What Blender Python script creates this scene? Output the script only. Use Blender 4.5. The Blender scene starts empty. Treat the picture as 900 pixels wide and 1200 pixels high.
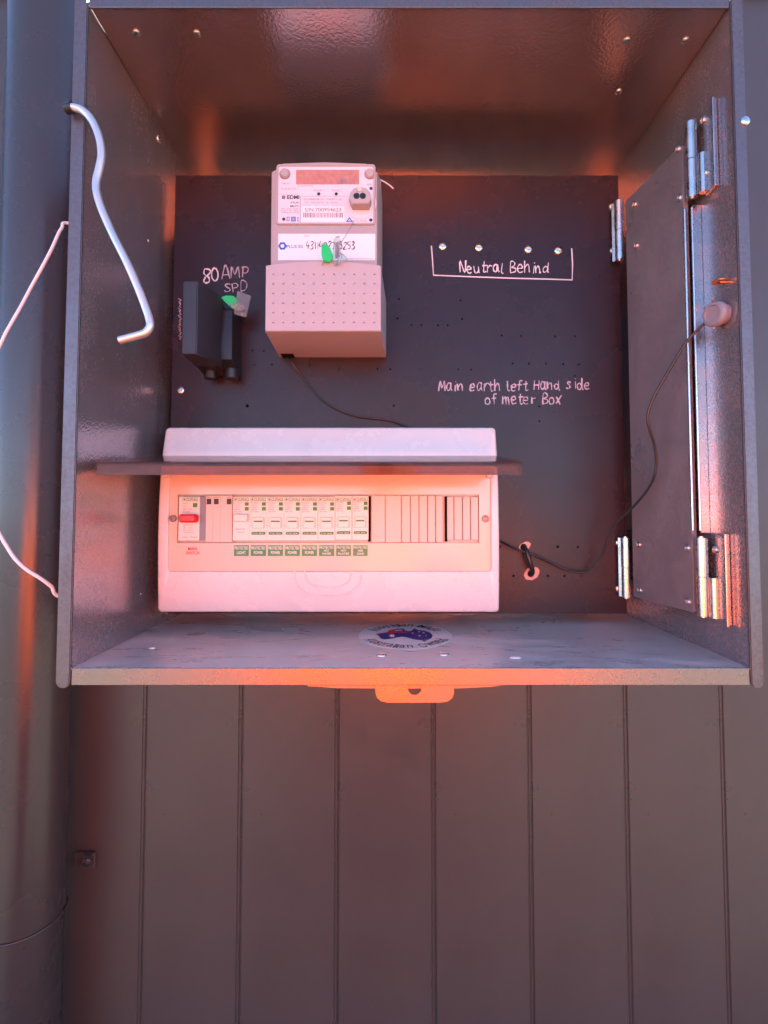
import bpy, bmesh, math, random
from mathutils import Vector, Matrix
R = math.radians
random.seed(7)
S = bpy.context.scene
COL = S.collection

# ------------------------------------------------------------------ camera
F, PX, PY, TILT, CZ = 600.0, 455.0, 574.0, R(2.5), 1.45      # focal length and principal point in photograph pixels
cam = bpy.data.cameras.new('camera'); camo = bpy.data.objects.new('camera', cam); COL.objects.link(camo)
camo.location = (0, 0, CZ); camo.rotation_euler = (R(90) + TILT, 0, 0)
cam.sensor_fit = 'VERTICAL'; cam.sensor_height = 36; cam.lens = F / 1200 * 36
cam.shift_x = -(PX - 450) / 1200; cam.shift_y = -(600 - PY) / 1200
cam.clip_start = 0.01; cam.clip_end = 3000
S.camera = camo

# ------------------------------------------------------------------ sky, sun, exposure
SUN_EL, SUN_AZ = R(54), R(16)                 # azimuth measured from +Y (behind the wall) towards +X
w = bpy.data.worlds.new('World'); S.world = w; w.use_nodes = True
nt = w.node_tree; nt.nodes.clear()
sky = nt.nodes.new('ShaderNodeTexSky'); sky.sky_type = 'NISHITA'; sky.sun_disc = False
sky.sun_elevation = SUN_EL; sky.sun_rotation = SUN_AZ; sky.air_density = 0.55; sky.dust_density = 0.05; sky.ozone_density = 1.0; sky.altitude = 1500
bg = nt.nodes.new('ShaderNodeBackground'); bg.inputs[1].default_value = 0.05
wo = nt.nodes.new('ShaderNodeOutputWorld')
nt.links.new(sky.outputs[0], bg.inputs[0]); nt.links.new(bg.outputs[0], wo.inputs[0])
sl = bpy.data.lights.new('sun', 'SUN'); sl.energy = 5.0; sl.angle = R(0.5); sl.color = (1, 0.96, 0.9)
so = bpy.data.objects.new('sun', sl); COL.objects.link(so)
sd = Vector((math.cos(SUN_EL) * math.sin(SUN_AZ), math.cos(SUN_EL) * math.cos(SUN_AZ), math.sin(SUN_EL)))
so.rotation_euler = sd.to_track_quat('Z', 'Y').to_euler(); so.location = sd * 6
S.view_settings.view_transform = 'Standard'; S.view_settings.look = 'None'
S.view_settings.exposure = 4.1; S.view_settings.gamma = 1.0; S.view_settings.use_curve_mapping = False

# ------------------------------------------------------------------ helpers
_U = Vector((0, -math.sin(TILT), math.cos(TILT))); _F = Vector((0, math.cos(TILT), math.sin(TILT)))
def at(px, py, y):
    """photograph pixel -> the world point on the plane at distance y"""
    r = _F * F + Vector((1, 0, 0)) * (px - PX) + _U * (PY - py)
    return Vector((0, 0, CZ)) + r * (y / r.y)
def atx(px, py, x):
    r = _F * F + Vector((1, 0, 0)) * (px - PX) + _U * (PY - py)
    return Vector((0, 0, CZ)) + r * (x / r.x)
def atz(px, py, z):
    r = _F * F + Vector((1, 0, 0)) * (px - PX) + _U * (PY - py)
    return Vector((0, 0, CZ)) + r * ((z - CZ) / r.z)

ORG = {}
def thing(name, label, cat, loc, group=None):
    o = bpy.data.objects.new(name, None); COL.objects.link(o); o.location = loc
    o.empty_display_size = 0.02
    o['label'] = label; o['category'] = cat
    if group: o['group'] = group
    ORG[o.name] = Vector(loc)
    return o
def tag(o, label=None, cat=None, group=None, kind=None):
    if label: o['label'] = label
    if cat: o['category'] = cat
    if group: o['group'] = group
    if kind: o['kind'] = kind
    return o
def obj(name, bm, mat, parent=None, smooth=None, loc=None):
    """links a bmesh given in world coordinates as one mesh object"""
    if parent is not None: org = ORG[parent.name]
    else: org = Vector(loc) if loc is not None else Vector((0, 0, 0))
    bmesh.ops.translate(bm, verts=bm.verts, vec=-org)
    bmesh.ops.recalc_face_normals(bm, faces=bm.faces)
    me = bpy.data.meshes.new(name); bm.to_mesh(me); bm.free()
    me.materials.append(mat)
    if smooth is not None:
        for p in me.polygons: p.use_smooth = True
        me.set_sharp_from_angle(angle=R(smooth))
    o = bpy.data.objects.new(name, me); COL.objects.link(o)
    if parent is not None: o.parent = parent
    else: o.location = org
    ORG[o.name] = org
    return o
def meshobj(name, me, parent, dv=(0, 0, 0)):
    o = bpy.data.objects.new(name, me); COL.objects.link(o)
    o.parent = parent; o.location = dv
    return o
def NB(): return bmesh.new()
def box(bm, x0, x1, y0, y1, z0, z1, bev=0.0, seg=2):
    r = bmesh.ops.create_cube(bm, size=1)
    vs = r['verts']
    for v in vs:
        v.co = Vector(((x0 + x1) / 2 + v.co.x * (x1 - x0), (y0 + y1) / 2 + v.co.y * (y1 - y0), (z0 + z1) / 2 + v.co.z * (z1 - z0)))
    if bev:
        es = list({e for v in vs for e in v.link_edges})
        bmesh.ops.bevel(bm, geom=es, offset=bev, segments=seg, affect='EDGES', profile=0.5)
    return bm
def cyl(bm, p0, p1, r0, r1=None, n=16, cap=True):
    p0, p1 = Vector(p0), Vector(p1); r1 = r0 if r1 is None else r1
    d = (p1 - p0); q = d.to_track_quat('Z', 'Y').to_matrix()
    A = [bm.verts.new(p0 + q @ Vector((r0 * math.cos(2 * math.pi * i / n), r0 * math.sin(2 * math.pi * i / n), 0))) for i in range(n)]
    Bv = [bm.verts.new(p1 + q @ Vector((r1 * math.cos(2 * math.pi * i / n), r1 * math.sin(2 * math.pi * i / n), 0))) for i in range(n)]
    for i in range(n): bm.faces.new((A[i], A[(i + 1) % n], Bv[(i + 1) % n], Bv[i]))
    if cap: bm.faces.new(list(reversed(A))); bm.faces.new(Bv)
    return bm
def lathe(bm, o, axis, prof, n=20):
    """prof: list of (radius, height along axis); closed at both ends"""
    o = Vector(o); q = Vector(axis).to_track_quat('Z', 'Y').to_matrix()
    rings = []
    for r, h in prof:
        rings.append([bm.verts.new(o + q @ Vector((r * math.cos(2 * math.pi * i / n), r * math.sin(2 * math.pi * i / n), h))) for i in range(n)])
    for a, b in zip(rings, rings[1:]):
        for i in range(n): bm.faces.new((a[i], a[(i + 1) % n], b[(i + 1) % n], b[i]))
    bm.faces.new(list(reversed(rings[0]))); bm.faces.new(rings[-1])
    return bm
def spline(pts, sub=6):
    P = [Vector(p) for p in pts]
    if len(P) < 3: return P
    out = []
    for i in range(len(P) - 1):
        p0 = P[max(i - 1, 0)]; p1 = P[i]; p2 = P[i + 1]; p3 = P[min(i + 2, len(P) - 1)]
        for k in range(sub):
            t = k / sub
            out.append(0.5 * ((2 * p1) + (p2 - p0) * t + (2 * p0 - 5 * p1 + 4 * p2 - p3) * t * t + (3 * p1 - p0 - 3 * p2 + p3) * t ** 3))
    out.append(P[-1]); return out
def tube(bm, pts, r, n=10, flat=None):
    P = [Vector(p) for p in pts]
    rings = []; up = None
    for i, p in enumerate(P):
        t = (P[min(i + 1, len(P) - 1)] - P[max(i - 1, 0)])
        if t.length < 1e-9: t = Vector((0, 0, 1))
        t.normalize()
        if up is None:
            up = t.orthogonal().normalized()
        up = (up - t * up.dot(t)).normalized()
        s = t.cross(up)
        rr = r[i] if isinstance(r, (list, tuple)) else r
        ring = []
        for k in range(n):
            v = up * math.cos(2 * math.pi * k / n) * rr + s * math.sin(2 * math.pi * k / n) * rr
            if flat: v.y *= flat
            ring.append(bm.verts.new(p + v))
        rings.append(ring)
    for a, b in zip(rings, rings[1:]):
        for k in range(n): bm.faces.new((a[k], a[(k + 1) % n], b[(k + 1) % n], b[k]))
    bm.faces.new(list(reversed(rings[0]))); bm.faces.new(rings[-1])
    return bm
def prism(bm, poly, vec):
    """polygon (list of points) extruded along vec"""
    vec = Vector(vec)
    A = [bm.verts.new(Vector(p)) for p in poly]; Bv = [bm.verts.new(Vector(p) + vec) for p in poly]
    n = len(A)
    for i in range(n): bm.faces.new((A[i], A[(i + 1) % n], Bv[(i + 1) % n], Bv[i]))
    bm.faces.new(list(reversed(A))); bm.faces.new(Bv)
    return bm
def loft(bm, loops, cap0=False, cap1=False):
    rings = [[bm.verts.new(Vector(p)) for p in L] for L in loops]
    n = len(rings[0])
    for a, b in zip(rings, rings[1:]):
        for i in range(n): bm.faces.new((a[i], a[(i + 1) % n], b[(i + 1) % n], b[i]))
    if cap0: bm.faces.new(list(reversed(rings[0])))
    if cap1: bm.faces.new(rings[-1])
    return bm
def rrect(x0, x1, z0, z1, y, r, ns=6, nc=4):
    """rounded rectangle in the XZ plane; y is a number or a function of (x, z)"""
    pts = []
    cs = [((x1 - r, z0 + r), -90), ((x1 - r, z1 - r), 0), ((x0 + r, z1 - r), 90), ((x0 + r, z0 + r), 180)]
    for i, ((cx, cz), a0) in enumerate(cs):
        for k in range(nc + 1):
            a = R(a0 + 90 * k / nc); pts.append((cx + r * math.cos(a), cz + r * math.sin(a)))
        nx = cs[(i + 1) % 4]; a = R(nx[1]); e = (nx[0][0] + r * math.cos(a), nx[0][1] + r * math.sin(a))
        s = pts[-1]
        for k in range(1, ns): pts.append((s[0] + (e[0] - s[0]) * k / ns, s[1] + (e[1] - s[1]) * k / ns))
    return [Vector((x, y(x, z) if callable(y) else y, z)) for x, z in pts]
def plate_with_holes(outline, holes, y, thick):
    """sheet in the XZ plane with real holes: outline [(x,z)], holes [[(x,z)]] -> bmesh; front at y, back at y+thick"""
    cu = bpy.data.curves.new('plate', 'CURVE'); cu.dimensions = '2D'; cu.fill_mode = 'BOTH'; cu.extrude = thick / 2
    for poly in [outline] + holes:
        sp = cu.splines.new('POLY'); sp.points.add(len(poly) - 1); sp.use_cyclic_u = True
        for p, (x, z) in zip(sp.points, poly): p.co = (x, z, 0, 1)
    o = bpy.data.objects.new('plate', cu); COL.objects.link(o)
    dg = bpy.context.evaluated_depsgraph_get(); me = bpy.data.meshes.new_from_object(o.evaluated_get(dg))
    bm = bmesh.new(); bm.from_mesh(me)
    bpy.data.objects.remove(o); bpy.data.curves.remove(cu); bpy.data.meshes.remove(me)
    for v in bm.verts: v.co = Vector((v.co.x, y + thick / 2 - v.co.z, v.co.y))
    bmesh.ops.remove_doubles(bm, verts=bm.verts, dist=1e-6)
    return bm
def circ(x, z, r, n=12, rz=None, a=0.0):
    rz = r if rz is None else rz
    out = []
    for i in range(n):
        u, v = r * math.cos(2 * math.pi * i / n), rz * math.sin(2 * math.pi * i / n)
        out.append((x + u * math.cos(a) - v * math.sin(a), z + u * math.sin(a) + v * math.cos(a)))
    return out
def text_bm(bm, s, width, height, M, bold=0.0, align='CENTER'):
    """flat lettering; fitted to width x height, placed by the 4x4 matrix M (text plane XY)"""
    cu = bpy.data.curves.new('lettering', 'FONT'); cu.body = s; cu.size = 1; cu.offset = bold; cu.resolution_u = 3
    cu.align_x = 'LEFT'
    o = bpy.data.objects.new('lettering', cu); COL.objects.link(o)
    dg = bpy.context.evaluated_depsgraph_get(); me = bpy.data.meshes.new_from_object(o.evaluated_get(dg))
    bpy.data.objects.remove(o); bpy.data.curves.remove(cu)
    if not me.vertices: return bm
    xs = [v.co.x for v in me.vertices]; ys = [v.co.y for v in me.vertices]
    x0, x1, y0, y1 = min(xs), max(xs), min(ys), max(ys)
    sx = width / max(x1 - x0, 1e-6) if width else height / (y1 - y0); sy = height / max(y1 - y0, 1e-6)
    ax = {'CENTER': (x0 + x1) / 2, 'LEFT': x0}[align]
    me.transform(M @ Matrix.Diagonal((sx, sy, 1, 1)) @ Matrix.Translation((-ax, -(y0 + y1) / 2, 0)))
    bm.from_mesh(me); bpy.data.meshes.remove(me)
    return bm
FRONT = Matrix.Rotation(R(90), 4, 'X')                 # text plane facing the viewer (-Y)
def tfront(bm, s, p0, p1, y, bold=0.0):
    """lettering that fills the photograph box p0..p1 on the plane y"""
    a, b = at(p0[0], p0[1], y), at(p1[0], p1[1], y)
    c = (a + b) / 2
    return text_bm(bm, s, abs(b.x - a.x), abs(b.z - a.z), Matrix.Translation(c) @ FRONT, bold)
def rect_front(bm, p0, p1, y, th=0.0004, bev=0):
    a, b = at(p0[0], p0[1], y), at(p1[0], p1[1], y)
    return box(bm, min(a.x, b.x), max(a.x, b.x), y, y + th, min(a.z, b.z), max(a.z, b.z), bev)

# stroke lettering, for what was written by hand with a paint pen: strokes on a 0..1 cell
G = {
 '8': [[(.55,.95),(.2,.95),(.1,.72),(.3,.55),(.6,.38),(.65,.1),(.4,0),(.18,.12),(.3,.42),(.6,.62),(.68,.85),(.5,.96)]],
 '0': [[(.4,1),(.12,.75),(.12,.25),(.38,0),(.65,.2),(.68,.7),(.45,1)]],
 'A': [[(.05,0),(.3,1),(.42,1),(.68,0)],[(.15,.38),(.6,.4)]],
 'M': [[(.05,0),(.15,1),(.4,.35),(.65,1),(.78,0)]],
 'm': [[(.02,.0),(.1,.7),(.1,.5)],[(.1,.5),(.3,.72),(.36,.5),(.36,.05)],[(.36,.5),(.58,.72),(.66,.5),(.7,0)]],
 'P': [[(.15,0),(.18,1)],[(.1,.92),(.5,1),(.66,.75),(.5,.5),(.2,.45)]],
 'S': [[(.62,.88),(.35,1),(.12,.8),(.3,.55),(.58,.4),(.6,.12),(.3,0),(.05,.12)]],
 'D': [[(.15,0),(.18,1),(.55,.9),(.7,.55),(.55,.15),(.15,0)]],
 'N': [[(.08,0),(.14,1),(.6,.02),(.68,1)]],
 'B': [[(.12,0),(.15,1),(.5,.95),(.56,.7),(.2,.52),(.6,.42),(.62,.1),(.12,0)]],
 'H': [[(.1,0),(.14,1)],[(.62,0),(.64,1)],[(.1,.5),(.65,.55)]],
 'e': [[(.1,.36),(.55,.42),(.5,.66),(.3,.72),(.1,.5),(.1,.2),(.3,0),(.6,.1)]],
 'u': [[(.08,.7),(.1,.2),(.3,0),(.5,.2),(.55,.7),(.56,.2),(.66,0)]],
 't': [[(.35,1),(.3,.2),(.42,0),(.6,.1)],[(.08,.66),(.6,.7)]],
 'r': [[(.12,.7),(.15,0)],[(.14,.45),(.3,.7),(.55,.66)]],
 'a': [[(.55,.6),(.3,.7),(.1,.4),(.2,.05),(.42,.1),(.55,.5),(.56,.7),(.56,.2),(.68,0)]],
 'l': [[(.25,1),(.22,.1),(.42,.0)]],
 'h': [[(.12,1),(.12,0)],[(.12,.4),(.35,.68),(.52,.5),(.55,0)]],
 'i': [[(.25,.66),(.27,0)],[(.24,.9),(.28,.95)]],
 'n': [[(.1,.7),(.12,0)],[(.12,.4),(.35,.7),(.52,.5),(.58,0)]],
 'd': [[(.52,.45),(.3,.62),(.08,.35),(.2,.02),(.45,.15),(.55,.5)],[(.56,1),(.55,.2),(.66,0)]],
 'o': [[(.35,.68),(.1,.45),(.15,.08),(.38,0),(.58,.2),(.55,.55),(.35,.68)]],
 'f': [[(.58,.92),(.4,1),(.28,.8),(.25,0)],[(.05,.56),(.52,.6)]],
 's': [[(.52,.6),(.3,.7),(.15,.52),(.4,.35),(.5,.12),(.25,0),(.05,.08)]],
 'x': [[(.08,.66),(.56,0)],[(.55,.68),(.05,0)]],
 '4': [[(.3,1),(.05,.42),(.65,.42)],[(.5,.75),(.48,0)]],
 '3': [[(.1,.9),(.4,1),(.58,.78),(.3,.55),(.62,.35),(.45,.02),(.08,.08)]],
 '1': [[(.3,1),(.3,0)]],
 '2': [[(.08,.8),(.35,1),(.58,.75),(.1,.02),(.65,.04)]],
 '5': [[(.6,1),(.2,.98),(.15,.58),(.45,.6),(.6,.3),(.4,0),(.08,.08)]],
 '7': [[(.05,.98),(.62,1),(.25,0)]],
 '6': [[(.5,1),(.18,.6),(.12,.2),(.35,0),(.6,.22),(.4,.48),(.15,.3)]],
}
def handwrite(bm, s, px0, px1, base0, base1, hgt, y, r, jit=0.04, widths=None):
    """writes s between photograph columns px0..px1, baseline from base0 to base1, capital height hgt pixels"""
    ph = random.uniform(0, 6)
    adv = [{'m': .82, 'M': .9, 'l': .45, 'i': .45, ' ': .55, '1': .5, 'f': .6, 'r': .62, 't': .62}.get(c, .76) for c in s]
    tot = sum(adv) - .1
    k = (px1 - px0) / tot; x = 0
    for c, a in zip(s, adv):
        sc_ = random.uniform(.84, 1.14); dy_ = random.uniform(-.07, .07); sl_ = random.uniform(-.10, .12)
        for st in G.get(c, []):
            pts = []
            jx, jy = random.uniform(-jit, jit), random.uniform(-jit, jit)
            for (u, v) in st:
                X = px0 + (x + u * (.8 + .2 * sc_) + sl_ * v + jx + random.uniform(-.03, .03)) * k
                base = base0 + (base1 - base0) * (x / tot)
                Y = base - (v * sc_ + dy_ + jy + random.uniform(-.03, .03)) * hgt
                pts.append(at(X, Y, y))
            q = spline(pts, 4) if len(pts) > 2 else pts
            w0 = random.uniform(.9, 1.45); rr = [r * w0 * random.uniform(.55, 1.3) * (1 + .25 * math.sin(i * .9 + ph)) for i in range(len(q))]
            tube(bm, q, rr, 6, flat=0.35)
        x += a
    return bm

# ------------------------------------------------------------------ materials
def pmat(name, col, rough=0.5, metal=0.0, spec=0.5, bump=None, var=None, rvar=None, coat=0.0, trans=0.0):
    """col linear rgb; bump=(scale, strength, detail); var=(scale, amount, second colour); rvar=(scale, amount)"""
    m = bpy.data.materials.new(name); m.use_nodes = True
    n = m.node_tree.nodes; L = m.node_tree.links; b = n['Principled BSDF']
    b.inputs['Base Color'].default_value = (*col, 1); b.inputs['Roughness'].default_value = rough
    b.inputs['Metallic'].default_value = metal; b.inputs['Specular IOR Level'].default_value = spec
    b.inputs['Coat Weight'].default_value = coat; b.inputs['Transmission Weight'].default_value = trans
    tc = n.new('ShaderNodeTexCoord')
    def noise(scale, det=4, rough_=.6, sc=None):
        t = n.new('ShaderNodeTexNoise'); t.inputs['Scale'].default_value = scale; t.inputs['Detail'].default_value = det
        t.inputs['Roughness'].default_value = rough_
        if sc:
            mp = n.new('ShaderNodeMapping'); mp.inputs['Scale'].default_value = sc
            L.new(tc.outputs['Object'], mp.inputs[0]); L.new(mp.outputs[0], t.inputs['Vector'])
        else: L.new(tc.outputs['Object'], t.inputs['Vector'])
        return t
    m['_noise'] = 0
    if var:
        t = noise(var[0], 6, .65, var[3] if len(var) > 3 else None); r = n.new('ShaderNodeValToRGB')
        r.color_ramp.elements[0].position = .5 - var[1] / 2; r.color_ramp.elements[1].position = .5 + var[1] / 2
        r.color_ramp.elements[0].color = (*col, 1); r.color_ramp.elements[1].color = (*var[2], 1)
        L.new(t.outputs[0], r.inputs[0]); L.new(r.outputs[0], b.inputs['Base Color'])
    if rvar:
        t = noise(rvar[0], 5, .6, rvar[2] if len(rvar) > 2 else None); mr = n.new('ShaderNodeMapRange')
        mr.inputs[1].default_value = .3; mr.inputs[2].default_value = .7
        mr.inputs[3].default_value = max(rough - rvar[1], .03); mr.inputs[4].default_value = min(rough + rvar[1], 1)
        L.new(t.outputs[0], mr.inputs[0]); L.new(mr.outputs[0], b.inputs['Roughness'])
    if bump:
        t = noise(bump[0], bump[2] if len(bump) > 2 else 2); bp = n.new('ShaderNodeBump')
        bp.inputs['Strength'].default_value = bump[1]; bp.inputs['Distance'].default_value = 0.001
        L.new(t.outputs[0], bp.inputs['Height']); L.new(bp.outputs[0], b.inputs['Normal'])
    return m
def dusty(name, col, rough, metal, dust, amount, scale, stretch=(1, 1, 1), bump=(900, .12), dist=.4):
    """sheet metal under an uneven film of dust: noise masks mix a matt dust layer over the metal"""
    m = bpy.data.materials.new(name); m.use_nodes = True
    n = m.node_tree.nodes; L = m.node_tree.links; b = n['Principled BSDF']; out = n['Material Output']
    b.inputs['Base Color'].default_value = (*col, 1); b.inputs['Roughness'].default_value = rough; b.inputs['Metallic'].default_value = metal
    tc = n.new('ShaderNodeTexCoord'); mp = n.new('ShaderNodeMapping'); mp.inputs['Scale'].default_value = stretch
    L.new(tc.outputs['Object'], mp.inputs[0])
    t1 = n.new('ShaderNodeTexNoise'); t1.inputs['Scale'].default_value = scale; t1.inputs['Detail'].default_value = 8; t1.inputs['Roughness'].default_value = .68; t1.inputs['Distortion'].default_value = dist
    t2 = n.new('ShaderNodeTexNoise'); t2.inputs['Scale'].default_value = 420; t2.inputs['Detail'].default_value = 3; t2.inputs['Roughness'].default_value = .6
    L.new(mp.outputs[0], t1.inputs['Vector']); L.new(tc.outputs['Object'], t2.inputs['Vector'])
    mx = n.new('ShaderNodeMath'); mx.operation = 'MULTIPLY'; L.new(t1.outputs[0], mx.inputs[0]); L.new(t2.outputs[0], mx.inputs[1])
    mr = n.new('ShaderNodeMapRange'); mr.inputs[1].default_value = .08; mr.inputs[2].default_value = .46; mr.inputs[3].default_value = amount * .25; mr.inputs[4].default_value = amount; mr.interpolation_type = 'SMOOTHSTEP'
    L.new(mx.outputs[0], mr.inputs[0])
    d = n.new('ShaderNodeBsdfDiffuse'); d.inputs[0].default_value = (*dust, 1)
    ms = n.new('ShaderNodeMixShader'); L.new(mr.outputs[0], ms.inputs[0]); L.new(b.outputs[0], ms.inputs[1]); L.new(d.outputs[0], ms.inputs[2])
    L.new(ms.outputs[0], out.inputs[0])
    rr = n.new('ShaderNodeMapRange'); rr.inputs[1].default_value = .3; rr.inputs[2].default_value = .7
    rr.inputs[3].default_value = rough * .8; rr.inputs[4].default_value = rough * 1.25
    L.new(t1.outputs[0], rr.inputs[0]); L.new(rr.outputs[0], b.inputs['Roughness'])
    t3 = n.new('ShaderNodeTexNoise'); t3.inputs['Scale'].default_value = bump[0]; t3.inputs['Detail'].default_value = 2
    L.new(tc.outputs['Object'], t3.inputs['Vector'])
    bp = n.new('ShaderNodeBump'); bp.inputs['Strength'].default_value = bump[1]; bp.inputs['Distance'].default_value = .001
    L.new(t3.outputs[0], bp.inputs['Height']); L.new(bp.outputs[0], b.inputs['Normal'])
    return m
def clear_plastic(name, tint, gloss_rough=.08, film=0.0, film_col=(.5, .5, .5), ior=1.5):
    """thin tinted clear plastic: tinted transparency under a fresnel gloss, with a light film of scuffs"""
    m = bpy.data.materials.new(name); m.use_nodes = True
    n = m.node_tree.nodes; L = m.node_tree.links; n.remove(n['Principled BSDF']); out = n['Material Output']
    tr = n.new('ShaderNodeBsdfTransparent'); tr.inputs[0].default_value = (*tint, 1)
    gl = n.new('ShaderNodeBsdfGlossy'); gl.inputs['Roughness'].default_value = gloss_rough
    fr = n.new('ShaderNodeFresnel'); fr.inputs[0].default_value = ior
    a = n.new('ShaderNodeMixShader'); L.new(fr.outputs[0], a.inputs[0]); L.new(tr.outputs[0], a.inputs[1]); L.new(gl.outputs[0], a.inputs[2])
    df = n.new('ShaderNodeBsdfDiffuse'); df.inputs[0].default_value = (*film_col, 1)
    t = n.new('ShaderNodeTexNoise'); t.inputs['Scale'].default_value = 60; t.inputs['Detail'].default_value = 6
    tc = n.new('ShaderNodeTexCoord'); L.new(tc.outputs['Object'], t.inputs['Vector'])
    mr = n.new('ShaderNodeMapRange'); mr.inputs[1].default_value = .35; mr.inputs[2].default_value = .75; mr.inputs[3].default_value = film * .5; mr.inputs[4].default_value = film * 1.5
    L.new(t.outputs[0], mr.inputs[0])
    b = n.new('ShaderNodeMixShader'); L.new(mr.outputs[0], b.inputs[0]); L.new(a.outputs[0], b.inputs[1]); L.new(df.outputs[0], b.inputs[2])
    L.new(b.outputs[0], out.inputs[0])
    return m

M = {}
M['clad'] = pmat('dark_powder_coat', (.056, .043, .043), .34, 0, .5, bump=(1400, .12), var=(5, .4, (.067, .053, .053)), rvar=(11, .09))
M['pipe'] = pmat('pipe_paint', (.038, .032, .035), .27, 0, .55, bump=(1100, .06), rvar=(12, .05))
M['panel'] = pmat('panel_coat', (.019, .010, .014), .26, 0, .28, bump=(1600, .14), var=(9, .45, (.026, .016, .020)), rvar=(14, .06))
M['steel'] = dusty('box_steel', (.42, .39, .42), .20, .9, (.28, .265, .275), .36, 10, (1, 1, .45), bump=(520, .22))
M['leaf_steel'] = dusty('leaf_steel', (.26, .24, .26), .30, .8, (.26, .24, .25), .6, 12, (1, 1, .6), bump=(620, .2))
M['roof'] = dusty('roof_steel', (.46, .43, .46), .19, .92, (.20, .19, .21), .16, 12, bump=(420, .28))
M['floor'] = dusty('tray_steel', (.46, .45, .46), .30, .9, (.60, .575, .57), 1.0, 13, (.6, 1.8, 1), bump=(700, .3), dist=2.2)
M['lip'] = dusty('lip_steel', (.27, .235, .22), .27, .95, (.17, .15, .145), .40, 40, (1, 1, 1), bump=(1500, .18))
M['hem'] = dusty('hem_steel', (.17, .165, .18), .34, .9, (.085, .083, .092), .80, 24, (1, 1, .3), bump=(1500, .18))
M['zinc'] = pmat('zinc_plated', (.62, .60, .60), .28, 1, bump=(800, .1), rvar=(90, .1))
M['galv'] = dusty('galvanised_rod', (.62, .63, .63), .36, .9, (.5, .5, .5), .35, 60, bump=(500, .15))
M['screw'] = pmat('screw_zinc', (.66, .62, .56), .25, 1, rvar=(300, .1))
M['white'] = pmat('white_plastic', (.61, .59, .585), .26, 0, .5, bump=(1500, .04), var=(14, .35, (.65, .64, .63)), rvar=(25, .10))
M['white_gloss'] = pmat('orange_lit_gloss_plastic', (.60, .48, .41), .14, 0, .5, rvar=(30, .05))  # white plastic with the warm orange light put into its base colour
M['white_dim'] = pmat('orange_lit_off_white_plastic', (.58, .46, .40), .35, 0, .5)  # off-white plastic, the same orange cast mixed into the colour
M['breaker'] = pmat('breaker_plastic', (.66, .64, .58), .38, 0, .4)
M['grey_plastic'] = pmat('grey_plastic', (.20, .195, .225), .4)
M['meter'] = pmat('meter_plastic', (.36, .315, .315), .42, 0, .4, bump=(1500, .06))
M['meter_cover'] = pmat('meter_cover_plastic', (.36, .32, .34), .45, 0, .4, bump=(1500, .06))
M['paper'] = pmat('label_paper', (.68, .67, .665), .4, 0, .4)
M['face'] = pmat('meter_face', (.58, .555, .59), .3, 0, .5)
M['lcd'] = pmat('lcd_glass', (.46, .21, .17), .2, 0, .5, var=(220, .3, (.38, .16, .13)))  # orange reflection on the display is painted into its colour
M['ink'] = pmat('black_ink', (.02, .02, .03), .5)
M['ink_grey'] = pmat('grey_ink', (.20, .17, .22), .5)
M['ink_blue'] = pmat('blue_ink', (.02, .10, .42), .5)
M['ink_red'] = pmat('red_ink', (.65, .02, .03), .5)
M['red'] = pmat('red_plastic', (.72, .008, .02), .3)
M['green'] = pmat('green_label', (.02, .22, .08), .4)
M['green_ink'] = pmat('green_ink', (.05, .20, .05), .5)
M['seal'] = pmat('green_seal_plastic', (.02, .50, .12), .25, 0, .5)
M['black'] = pmat('black_plastic', (.014, .013, .016), .32, 0, .5, bump=(1500, .05))
M['black_face'] = pmat('black_plastic_face', (.020, .022, .032), .42, 0, .5, bump=(1800, .1))
M['cable'] = pmat('cable_sheath', (.016, .016, .018), .35)
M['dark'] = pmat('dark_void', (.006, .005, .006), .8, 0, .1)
M['paint'] = pmat('paint_pen', (.62, .58, .62), .6)
M['paint_dim'] = pmat('paint_pen_thin', (.40, .36, .42), .6)
M['bare'] = pmat('bare_metal_edge', (.40, .24, .20), .45, .4)
M['putty'] = pmat('grey_sealant', (.11, .10, .11), .6, bump=(300, .8))
M['copper'] = pmat('copper_plated', (.80, .42, .22), .3, 1)
M['wire_white'] = pmat('white_wire', (.78, .74, .72), .45)
M['flag_blue'] = pmat('flag_blue', (.012, .018, .16), .4)
M['flag_red'] = pmat('flag_red', (.6, .01, .03), .4)
M['sticker'] = pmat('sticker_film', (.62, .64, .66), .3)
M['leaf'] = pmat('dead_leaf', (.40, .17, .06), .6)
M['chip'] = pmat('pale_chip', (.75, .75, .72), .6)
M['lid'] = clear_plastic('smoked_plastic', (.64, .39, .31), .08, .20, (.24, .12, .09), ior=1.3)
M['clear'] = clear_plastic('clear_plastic', (.86, .90, .88), .1, .16, (.7, .75, .72))
M['ground'] = pmat('dark_soil_ground', (.055, .046, .038), .95, 0, .2, bump=(60, .5), var=(30, .4, (.042, .040, .03)))
M['hivis'] = pmat('orange_workwear', (1.0, .135, .010), .75, 0, .2, bump=(600, .2))
M['navy'] = pmat('navy_cloth', (.015, .018, .035), .8, 0, .2)
M['skin'] = pmat('skin', (.50, .27, .18), .5)

# ------------------------------------------------------------------ the place: ground and cladding wall
YW = 0.622            # face of the wall
bm = NB(); box(bm, -400, 400, -600, 600, -.3, 0)
tag(obj('ground', bm, M['ground']), kind='structure')

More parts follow.
